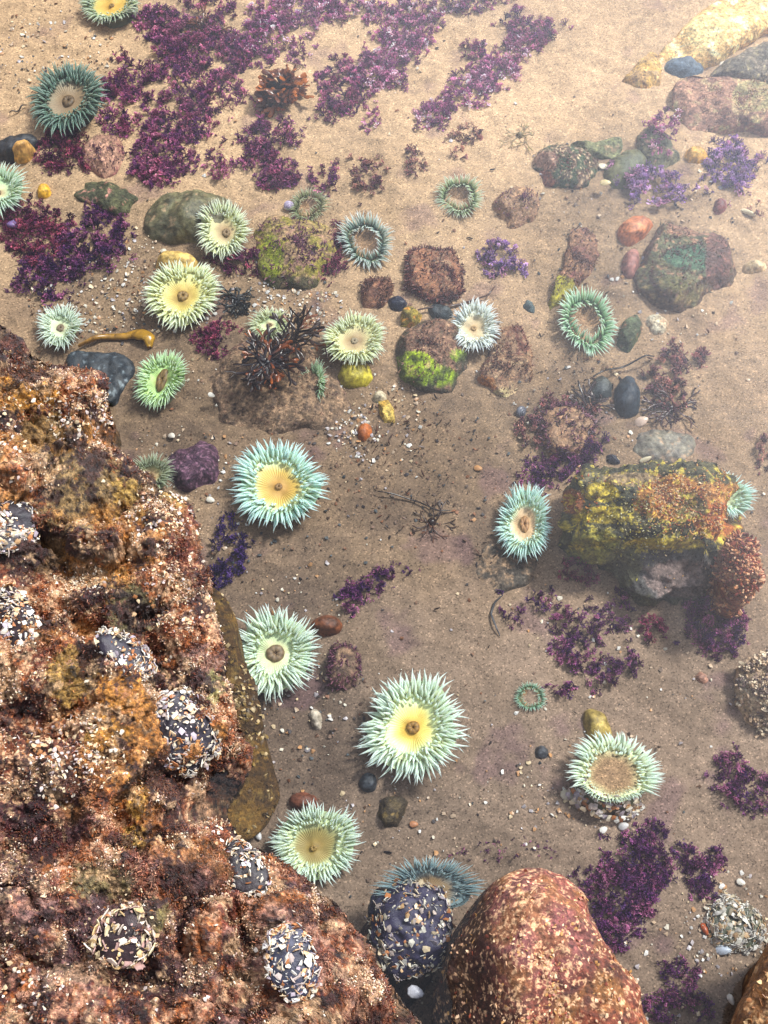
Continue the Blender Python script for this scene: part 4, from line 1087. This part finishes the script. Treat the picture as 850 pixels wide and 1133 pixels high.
tuft('purple coralline clump cut by the far frame edge', [(505, 4, 42, 9)], 'mid')
tuft('small purple knot of coralline alone on open sand', [(525, 57, 11, 9)], 'mid', 1.1)
tuft('purple coralline band slanting across the open sand', [(562, 62, 34, 16, -25), (545, 82, 26, 16, -20), (515, 102, 28, 16, -25), (482, 126, 22, 13, -25)], 'pink')
tuft('purple coralline clump ending the slanting band with a pale shell', [(592, 38, 30, 13, -15), (556, 30, 14, 8), (570, 18, 10, 6)], 'mid')
tuft('small brownish sprig on sand below the slanting band', [(514, 149, 14, 9, -15), (506, 172, 6, 6)], 'brown', .7)
tuft('thin brown fronded tuft above the teal white ring anemone', [(410, 198, 24, 20, -40), (455, 178, 12, 14, -40)], 'brown', .6)
tuft('faint brown tuft beside the dull olive ring anemone', [(362, 200, 14, 16), (322, 200, 22, 8)], 'mid', .5)
tuft('dark purple weed mat below the cut off pale green anemone', [(40, 268, 32, 24), (58, 246, 26, 16), (22, 245, 16, 20)], 'red', .9)
tuft('deep violet weed clump beside the smooth olive stone', [(112, 256, 30, 24), (88, 270, 24, 14), (116, 288, 10, 16)], 'dark', 1.2)
tuft('dark violet weed patch above the small whitish anemone', [(45, 312, 28, 24), (66, 294, 24, 16), (90, 302, 14, 12)], 'dark', .9)
tuft('maroon weed between the pale green anemone and mossy rock', [(268, 292, 28, 13), (372, 282, 12, 26, 10)], 'red', .9)
tuft('maroon weed on the edge of the brown dome stone', [(234, 378, 20, 16, -30), (250, 366, 14, 8)], 'red', .9)
tuft('lilac sprig branching over sand near the square rock', [(549, 286, 17, 20), (572, 298, 14, 8)], 'lilac', .5, (.014, .022))
tuft('bright lilac coralline bush beside the yellow pebble', [(806, 184, 24, 30)], 'lilac', .9, (.014, .022))
tuft('pale lilac coralline bush above the dark green boulder', [(725, 212, 36, 18, 15), (700, 205, 14, 10)], 'lilac', .8, (.012, .020), base=.01)
tuft('pinkish fronds over the greenish wedge stone', [(728, 158, 16, 22, 10)], 'pink', .8, base=.025)
tuft('wispy brown weed below the white lumpy stone', [(733, 410, 20, 22), (740, 440, 18, 16), (758, 395, 24, 12)], 'brown', .45, (.014, .022))
tuft('dark brown weed wrapping the sandy mound stone', [(606, 452, 22, 12, -20), (586, 480, 14, 22), (655, 468, 14, 26)], 'brown', .6)
tuft('purple weed below the sandy mound stone', [(640, 500, 26, 14, -25), (612, 520, 34, 16, -15), (665, 480, 14, 14)], 'dark', .9)
tuft('purple sprigs behind the emergent crusted rock', [(696, 528, 22, 8), (655, 526, 12, 8)], 'dark', .9)
tuft('purple streak of weed above the sand covered stone', [(415, 646, 34, 12, -25), (388, 664, 12, 16)], 'dark', .8)
tuft('blue black weed patch beside the ledge edge', [(250, 612, 22, 32), (240, 640, 12, 16)], 'blue', .7)
tuft('dark purple weed trailing from the faint flat stone', [(602, 668, 34, 12, 5), (568, 682, 16, 10)], 'dark', .7)
tuft('sparse purple weed net on sand in front of the emergent rock', [(640, 694, 30, 22), (650, 728, 40, 20, 10), (686, 676, 14, 22), (636, 720, 16, 22)], 'dark', .45)
tuft('purple weed knot above the olive yellow stone', [(672, 758, 18, 14, -20), (694, 738, 16, 16), (620, 764, 12, 10)], 'dark', .7)
tuft('purple tuft at the foot of the emergent rock with reddish tips', [(640, 632, 16, 14), (722, 696, 14, 12)], 'red', .8, base=.004)
tuft('deep purple weed bush below the red furred knob', [(790, 690, 34, 26), (800, 716, 20, 14), (768, 668, 16, 12)], 'dark', 1.0)
tuft('branched purple weed at the frame edge below the barnacle rock', [(812, 850, 20, 18), (830, 876, 28, 24), (800, 872, 14, 12)], 'dark', .7)
tuft('largest deep purple weed bush beside the brown boulder', [(708, 950, 34, 34), (688, 990, 38, 34), (678, 1030, 18, 20)], 'dark', 1.0)
tuft('forked purple weed between shell skirted cup and white closed anemone', [(757, 944, 9, 13, -20), (770, 966, 13, 16), (791, 950, 9, 14, 20), (778, 985, 10, 10)], 'dark', 1.1)
tuft('purple weed mat between the brown boulder and corner boulder', [(746, 1084, 26, 18), (728, 1110, 28, 20), (770, 1110, 22, 16)], 'dark', .6)
tuft('faint purple weed film on sand behind the brown boulder', [(565, 940, 46, 12), (530, 948, 30, 10)], 'dark', .25, (.006, .010))
tuft('dark weed at the frame edge beside open sand', [(845, 500, 10, 18), (838, 235, 8, 10)], 'brown', .5)

# ----------------------------------------------------------------------------- brown weeds
def ribbon(pts, wid, thick=.0006, nrm=None):
    """a blade with thickness along pts"""
    pts = np.asarray(pts, float); n = len(pts)
    t = np.gradient(pts, axis=0); t /= np.linalg.norm(t, axis=1)[:, None] + 1e-12
    nz = np.array([.2, .1, 1.0]) if nrm is None else np.asarray(nrm)
    s = np.cross(t, nz); s /= np.linalg.norm(s, axis=1)[:, None] + 1e-9
    u = np.cross(s, t)
    a = np.arange(8) * 2 * PI / 8
    w = np.asarray(wid)[:, None, None]
    V = pts[:, None] + w * np.cos(a)[None, :, None] * s[:, None] + thick * np.sin(a)[None, :, None] * u[:, None]
    V = V.transpose(1, 0, 2).reshape(-1, 3)
    return V, [grid_faces(8, n, True)]


def frond(parent, p0, d, L, w, depth, cols, r, name='frond'):
    parts = []

    def go(p, d, L, w, k):
        n = 7; pts = [p]; e = d.copy()
        for i in range(n - 1):
            e = e + r.normal(size=3) * .14; e[2] *= .93; e /= np.linalg.norm(e); pts.append(pts[-1] + e * L / (n - 1))
        u = np.linspace(0, 1, n)
        wd = w * (.55 + .6 * np.sin(u * 2.6)) if k == 0 else w * (.5 + .5 * u)
        v, f = ribbon(pts, wd, nrm=r.normal(size=3) * .5 + [0, 0, 1])
        c = mix(cols[0], cols[1], np.tile(u, 8) * .6 + .4 * (k == 0)) * r.uniform(.7, 1.25)
        parts.append((v, f, c))
        if k > 0:
            for s in (-1, 1):
                ax = np.array([e[1], -e[0], 0]); ax /= np.linalg.norm(ax) + 1e-9
                g = e + s * ax * r.uniform(.35, .7); g /= np.linalg.norm(g)
                go(pts[-1], g, L * r.uniform(.65, .95), w * .9, k - 1)
    go(np.asarray(p0, float), d, L, w, depth)
    v, f, c = join(parts)
    return mesh(name, v, f, c, M_weed, parent)


def weed(label, px, py, n, L, w, depth, cols, spread=(0, 360), up=.8, seed=1, dz=0.0):
    r = np.random.default_rng(seed); b = PG(px, py, dz)
    root = empty('brown_seaweed', b, label, 'seaweed')
    v, f = tube([[0, 0, -.004], [0, 0, .002], [0, 0, .006]], [.005, .006, .002], 8)
    mesh('holdfast', v, f, cols[0] * .7, M_weed, root)
    for i in range(n):
        a = math.radians(r.uniform(*spread)); d = np.array([math.cos(a), math.sin(a), up * r.uniform(.3, 1.4)]); d /= np.linalg.norm(d)
        frond(root, [r.normal() * .004, r.normal() * .004, .002], d, L * r.uniform(.7, 1.2), w * r.uniform(.8, 1.2), depth, (cols[0], cols[1 + (r.random() < .4)]), r)
    return root


DK, OR_, BRW = C(40, 28, 38), C(206, 116, 40), C(130, 66, 30)
weed('bushy orange brown rockweed with dark tips amid purple coralline', 312, 108, 40, .019, .0044, 2, (DK, BRW, OR_), up=1.5, seed=3)
weed('small rust brown weed with one upright twig on purple mat', 232, 42, 12, .018, .0022, 2, (C(50, 26, 26), BRW, C(150, 74, 34)), spread=(10, 170), up=.9, seed=5)
weed('dark wiry brown seaweed with orange tips sprawling on the dome stone', 296, 402, 34, .018, .0024, 2, (C(26, 20, 32), C(58, 36, 30), C(170, 90, 40)), spread=(-20, 330), up=.12, seed=8, dz=.045)
weed('dark wiry seaweed sprig leaning over the cream green anemone', 318, 388, 12, .024, .0020, 2, (C(36, 28, 28), C(64, 42, 30), C(140, 76, 36)), spread=(20, 80), up=.8, seed=9, dz=.03)
weed('limp tangle of dark twigs lying on open sand', 478, 578, 12, .013, .0010, 2, (C(60, 42, 40), C(84, 58, 46), C(130, 80, 56)), up=.15, seed=12)
weed('small blue black lichen like weed near the pale yellow green anemone', 262, 336, 20, .010, .0020, 2, (C(40, 42, 46), C(56, 58, 58), C(84, 80, 70)), up=.4, seed=14)
weed('drab green sprig on sand above the lilac sprig', 575, 150, 7, .012, .0010, 2, (C(150, 130, 84), C(180, 160, 110), C(200, 180, 120)), up=.3, seed=16)
weed('black strappy weed in debris beside the curled sandy mound', 650, 452, 16, .016, .0016, 1, (C(46, 38, 44), C(66, 50, 50), C(90, 66, 60)), up=.3, seed=18)
weed('brown bristly weed below the glossy black cobble', 742, 452, 14, .018, .0014, 2, (C(66, 44, 50), C(90, 60, 60), C(110, 76, 70)), up=.3, seed=19)


def blade(label, pts_px, wid_px, col, name='seaweed_blade', dz=.008, cat='seaweed', mat=None, thick=.0009, col2=None):
    pts_px = np.asarray(pts_px, float)
    t = np.linspace(0, 1, len(pts_px)); u = np.linspace(0, 1, 40)
    q = np.stack([np.interp(u, t, pts_px[:, 0]), np.interp(u, t, pts_px[:, 1])], 1)
    for _ in range(3): q[1:-1] = (q[:-2] + q[1:-1] * 2 + q[2:]) / 4
    p = PG(q[:, 0], q[:, 1]); p[:, 2] += dz * (.4 + .6 * np.sin(u * 5 + 1) ** 2)
    wd = np.interp(u, np.linspace(0, 1, len(wid_px)), wid_px) * mpp(*q.mean(0))
    v, f = ribbon(p, wd, thick)
    c = np.tile(mix(C(*col), C(*(col2 or col)), u)[None], (8, 1, 1)).reshape(-1, 3)
    wr = fbm(v, .006, 3, .6); v = v + (wr * wd.max() * .10)[:, None] * rng.normal(size=3)
    c = c * np.clip(1 + .6 * wr, .4, 1.5)[:, None]
    b = p[0]
    o = mesh(name, v - b, f, c, mat or M_weed); o.location = b
    return tag(o, label, cat)


blade('yellow kelp strap with swollen bulb lying by the charcoal slate', [(88, 386), (110, 376), (135, 374), (152, 372), (166, 376), (166, 386)], [1, 2.5, 4, 4.5, 8.5, 7, 3], (176, 126, 50), 'kelp_strap', col2=(206, 156, 40), thick=.004)
S('faint dark flat stone half buried under the peach disc anemone', [(590, 590), (566, 600), (538, 602), (516, 624), (508, 642), (522, 656), (546, 664), (566, 654), (590, 640), (604, 616)], .008, (92, 84, 76), (112, 96, 82), (62, 62, 62), sp=.25, sand=.2, p=4, q=2.5)
blade('thin dark curled strip with pale end lying on sand near the faint flat stone', [(556, 660), (547, 668), (543, 680), (547, 692), (553, 704)], [.6, 1.1, 1.3, 1.2, .6], (44, 44, 50), 'dark_strip', col2=(90, 90, 96), dz=.006, mat=M_stone)
blade('long thread of dark weed lying on sand near the golden disc anemone', [(418, 546), (440, 550), (462, 556), (484, 568), (498, 566)], [.7, .9, .9, .8, .5], (56, 44, 40), 'weed_thread')
blade('thin dark twig leaning on the glossy black cobble', [(654, 424), (680, 412), (706, 404), (722, 398)], [.9, 1.2, 1.1, .7], (48, 42, 44), 'weed_twig', dz=.02)
blade('brown green strap of weed beside the white fringed anemone', [(462, 346), (500, 340), (540, 330), (548, 318)], [1, 1.4, 1, .5], (84, 56, 46), 'weed_twig')
blade('fine dark hair of weed trailing from the teal anemone', [(12, 128), (22, 124), (30, 118)], [.6, 1, .5], (60, 50, 44), 'weed_thread')

# ----------------------------------------------------------------------------- loose shells
def shell(label, px, py, s_px, col, rot=0, kind=0, dz=.003, asp=.7, flat=.35):
    b = PG(px, py, dz); s = s_px * mpp(px, py)
    nt, nr = 28, 9
    th = np.arange(nt) * 2 * PI / nt; u = np.linspace(0, 1, nr)
    fan = 1 + .04 * np.sin(th * 9) * (kind == 0)
    X = u[None] * np.cos(th)[:, None] * fan[:, None]; Y = u[None] * np.sin(th)[:, None] * asp * fan[:, None] * (1 - .25 * np.cos(th)[:, None])
    Z = flat * (1 - u[None] ** 2) * (1 + .3 * X) + 0 * X
    top = np.stack([X, Y, Z], -1); bot = np.stack([X * .96, Y * .96, Z * .8 - .05], -1)
    V = np.concatenate([top.reshape(-1, 3), bot.reshape(-1, 3)[:, :]]) * s
    F = grid_faces(nt, nr, True); m = nt * nr
    i = np.arange(nt); j = (i + 1) % nt
    rim = np.stack([i * nr + nr - 1, j * nr + nr - 1, j * nr + nr - 1 + m, i * nr + nr - 1 + m], 1)
    a = math.radians(-rot)
    R = np.array([[math.cos(a), -math.sin(a), 0], [math.sin(a), math.cos(a), 0], [0, 0, 1]]) @ np.array(Matrix.Rotation(rng.uniform(-.35, .35), 3, 'Y'))
    ring = 1 + .15 * np.sin(u * 26)
    c = C(*col) * np.concatenate([np.tile(ring, nt), np.tile(ring, nt) * .8])[:, None]
    o = mesh('shell', V @ R.T, [F, F[:, ::-1] + m, rim], c, M_shell); o.location = b
    return tag(o, label, 'shell', 'loose shells and shell pieces')


def snail(label, px, py, s_px, col, dz=.004):
    b = PG(px, py, dz); s = s_px * mpp(px, py)
    t = np.linspace(0, 1, 60); a = t * 3 * 2 * PI
    R = (1 - t) * .62; pts = np.stack([R * np.cos(a), R * np.sin(a), t * 1.0], 1)
    v, f = tube(pts * s, s * (.46 * (1 - t) + .03), 10)
    o = mesh('snail_shell', v, f, C(*col) * (1 + .15 * np.sin(v[:, 2] * 3000))[:, None], M_shell); o.location = b
    o.rotation_euler = (.9, .3, rng.uniform(0, 6))
    return tag(o, label, 'shell', 'loose shells and shell pieces')


snail('lilac snail shell touching the dull olive ring anemone', 319, 228, 6, (190, 176, 206))
snail('purplish snail shell below the cut off pale green anemone', 14, 250, 7, (130, 104, 160))
snail('grey striped snail shell on sand beside the shell edged slab', 576, 456, 7, (110, 112, 124))
shell('white shell on the edge of the blue grey cobble', 804, 73, 8, (244, 232, 212), 30)
shell('white shell beside the olive smooth stone', 668, 184, 6, (240, 226, 200), -10)
shell('cream shell on the near edge of the olive stone', 670, 202, 6, (236, 214, 160), 10, dz=.02)
shell('pinkish white shell below the glossy black cobble', 710, 466, 8, (236, 206, 186), -20)
shell('cream curved shell strip near the dusty red pebble', 828, 235, 9, (240, 226, 190), 35, asp=.35)
shell('white shell chip on sand at the far slanting weed band', 576, 46, 4, (246, 238, 228), 10)
shell('pale blue shell at the rim of the white closed anemone', 800, 1051, 9, (200, 210, 226), 5, asp=.6)
shell('white oval shell on sand near the corner boulder', 809, 1106, 6, (236, 232, 226), 70, asp=.6)
shell('white shell below the shell skirt of the cup anemone', 668, 918, 5, (240, 236, 228), -30)
shell('second white shell beneath the shell skirt with grey hinge', 690, 914, 6, (226, 222, 220), -15)
shell('rust coloured shell at the side of the white closed anemone', 780, 1028, 7, (176, 86, 46), 70, asp=.5)
shell('cream shell just above the white closed anemone', 820, 976, 5, (244, 238, 226), 20)
shell('large cream shell at the side of the cup anemone', 628, 880, 8, (226, 216, 196), 25)
shell('white chip on sand below the striped golden disc anemone', 233, 553, 5, (240, 232, 216), 20)
shell('white chip near the brown dome stone', 234, 437, 4, (244, 238, 226), 20, dz=.02)
shell('tan shell chip beside the limp twig tangle', 529, 518, 5, (204, 150, 100), 20)
shell('cream white shell above the emergent crusted rock', 715, 508, 8, (226, 214, 180), -20, asp=.35)
shell('pearly curled shell ring in the dark gap beside the brown boulder', 460, 1098, 9, (206, 204, 214), 15, dz=.075)
shell('cream shell in the cobbles beside the olive oval stone', 181, 278, 5, (240, 232, 210), 60)
shell('cream white shell on the far slab near the blue grey cobble', 812, 74, 4, (250, 244, 230), 0, dz=.02)
shell('white shell at foot of the slate anemone column', 286, 925, 5, (226, 226, 230), 60)
shell('white shell fragment beside the purple lobed stone', 190, 482, 5, (240, 230, 216), 40)
shell('small tan cockle on sand near the dark forked stone', 458, 912, 5, (190, 130, 92), 0)

# grit that nobody could count
def grit(name, regions, tmpl, pal, size, mat, dz=.0015, up=1.6):
    q = []
    for (cx, cy, rx, ry, n) in regions:
        a = rng.uniform(0, 2 * PI, n); r_ = np.sqrt(rng.random(n))
        q.append(np.stack([cx + r_ * np.cos(a) * rx, cy + r_ * np.sin(a) * ry], 1))
    q = np.concatenate(q)
    p = PG(q[:, 0], q[:, 1]); n = len(p); p[:, 2] += dz
    d = rng.normal(size=(n, 3)); d[:, 2] = np.abs(d[:, 2]) + up
    s = size[0] + (size[1] - size[0]) * rng.random(n) ** 2.2
    v, f, c = scatter(tmpl, p, frames(d), s, np.asarray(pal)[rng.integers(0, len(pal), n)] * rng.uniform(.7, 1.15, (n, 1)))
    tag(mesh(name, v, f, c, mat, smooth=False), kind='stuff')


grit('shell_grit', [(110, 330, 80, 40, 260), (250, 312, 60, 40, 120), (320, 338, 60, 26, 260), (60, 60, 70, 50, 170), (290, 420, 90, 60, 60), (420, 470, 50, 60, 130), (230, 560, 60, 60, 80), (200, 500, 60, 30, 50), (330, 790, 60, 50, 60), (330, 690, 60, 70, 60),
                    (680, 200, 120, 60, 70), (740, 330, 70, 50, 60), (640, 460, 80, 60, 80), (700, 700, 120, 90, 60), (650, 860, 80, 60, 90), (800, 1020, 60, 60, 110), (500, 900, 120, 60, 60), (720, 1080, 80, 60, 60), (425, 560, 430, 560, 240), (190, 340, 50, 30, 130), (150, 275, 30, 25, 60), (390, 480, 30, 30, 70)],
     CHIPS, [C(246, 236, 216), C(232, 206, 166), C(250, 246, 240), C(220, 190, 160), C(214, 160, 110), C(190, 180, 184)], (.0010, .0042), M_shell)
grit('pebble_grit', [(120, 330, 90, 60, 200), (300, 560, 150, 110, 220), (450, 520, 120, 80, 240), (640, 450, 100, 60, 160), (320, 780, 90, 90, 120), (700, 260, 120, 80, 120), (425, 560, 430, 560, 700), (60, 60, 70, 60, 120)],
     CHIPS, [C(96, 74, 60), C(60, 52, 54), C(130, 96, 74), C(150, 100, 70), C(74, 80, 84)], (.0010, .0036), M_stone)
grit('seaweed_debris', [(440, 470, 60, 50, 110), (470, 560, 60, 40, 60), (660, 430, 70, 40, 90), (560, 620, 40, 30, 50), (620, 500, 50, 30, 50), (740, 430, 40, 40, 50), (425, 600, 420, 500, 160)],
     RODS, [C(58, 44, 44), C(84, 58, 50), C(44, 40, 46), C(110, 74, 60)], (.002, .009), M_weed, dz=.002, up=.12)

# ----------------------------------------------------------------------------- water
def build_water():
    X = axis(-.7, .7, .1, 60); Y = axis(-.1, 1.6, .1, 60)
    x, y = np.meshgrid(X, Y, indexing='ij')
    m = bpy.data.materials.new('clear_water'); m.use_nodes = True
    nt = m.node_tree; nt.nodes.clear(); N = nt.nodes.new; L = nt.links.new
    out = N('ShaderNodeOutputMaterial'); tr = N('ShaderNodeBsdfTransparent'); tr.inputs['Color'].default_value = (.945, .972, .978, 1)
    gl = N('ShaderNodeBsdfGlossy'); gl.inputs['Roughness'].default_value = .1
    fr = N('ShaderNodeFresnel'); fr.inputs['IOR'].default_value = 1.4
    tc = N('ShaderNodeTexCoord'); no = N('ShaderNodeTexNoise'); no.inputs['Scale'].default_value = 9; no.inputs['Detail'].default_value = 2
    L(tc.outputs['Object'], no.inputs['Vector'])
    bp = N('ShaderNodeBump'); bp.inputs['Strength'].default_value = .2; bp.inputs['Distance'].default_value = .01
    L(no.outputs['Fac'], bp.inputs['Height']); L(bp.outputs['Normal'], gl.inputs['Normal']); L(bp.outputs['Normal'], fr.inputs['Normal'])
    mx = N('ShaderNodeMixShader'); L(fr.outputs['Fac'], mx.inputs['Fac']); L(tr.outputs['BSDF'], mx.inputs[1]); L(gl.outputs['BSDF'], mx.inputs[2])
    L(mx.outputs['Shader'], out.inputs['Surface'])
    o = mesh('water', np.stack([x, y, x * 0], -1).reshape(-1, 3), grid_faces(len(X), len(Y)), np.ones(3), m)
    tag(o, kind='structure')


build_water()

# ----------------------------------------------------------------------------- light
SUN = np.array([.62, .46, .95]); SUN /= np.linalg.norm(SUN)
el = math.asin(SUN[2]); az = math.atan2(SUN[0], SUN[1])
w = bpy.data.worlds.new('World'); scene.world = w; w.use_nodes = True
nt = w.node_tree; nt.nodes.clear(); N = nt.nodes.new; L = nt.links.new
out = N('ShaderNodeOutputWorld'); bg = N('ShaderNodeBackground'); sk = N('ShaderNodeTexSky')
sk.sky_type = 'NISHITA'; sk.sun_disc = False; sk.sun_elevation = el; sk.sun_rotation = az; sk.dust_density = 2.5
bg.inputs['Strength'].default_value = .125
# thin bright cloud placed off the sun for the water's pale veil
tc = N('ShaderNodeTexCoord'); no = N('ShaderNodeTexNoise'); no.inputs['Scale'].default_value = 2.2; no.inputs['Detail'].default_value = 6
L(tc.outputs['Generated'], no.inputs['Vector'])
dt = N('ShaderNodeVectorMath'); dt.operation = 'DOT_PRODUCT'; dt.inputs[1].default_value = (.50, .75, .43); L(tc.outputs['Generated'], dt.inputs[0])
m1 = N('ShaderNodeMapRange'); m1.interpolation_type = 'SMOOTHSTEP'; m1.inputs['From Min'].default_value = .68; m1.inputs['From Max'].default_value = .98; L(dt.outputs['Value'], m1.inputs['Value'])
m2 = N('ShaderNodeMapRange'); m2.inputs['From Min'].default_value = .3; m2.inputs['From Max'].default_value = .65; m2.inputs['To Min'].default_value = .5; L(no.outputs['Fac'], m2.inputs['Value'])
mm = N('ShaderNodeMath'); mm.operation = 'MULTIPLY'; L(m1.outputs['Result'], mm.inputs[0]); L(m2.outputs['Result'], mm.inputs[1])
hz = N('ShaderNodeMix'); hz.data_type = 'RGBA'; hz.inputs['Factor'].default_value = .55; L(sk.outputs['Color'], hz.inputs[6]); hz.inputs[7].default_value = (4.6, 4.7, 5.0, 1)
cm = N('ShaderNodeMix'); cm.data_type = 'RGBA'; L(mm.outputs['Value'], cm.inputs['Factor']); L(hz.outputs[2], cm.inputs[6]); cm.inputs[7].default_value = (24, 26, 30, 1)
L(cm.outputs[2], bg.inputs['Color']); L(bg.outputs['Background'], out.inputs['Surface'])
sd = bpy.data.lights.new('sun', 'SUN'); sd.energy = 2.7; sd.angle = math.radians(8.0); sd.color = (1, .95, .87)
so = bpy.data.objects.new('sun', sd); COL.objects.link(so); so.rotation_euler = Vector(SUN).to_track_quat('Z', 'Y').to_euler()
so.location = (2, 2, 4)

vs = scene.view_settings
scene.display_settings.display_device = 'sRGB'
vs.view_transform = 'Standard'; vs.look = 'None'; vs.exposure = 1.12; vs.gamma = 1.0; vs.use_curve_mapping = False
scene.cycles.max_bounces = 6; scene.cycles.transparent_max_bounces = 6
scene.cycles.use_denoising = True
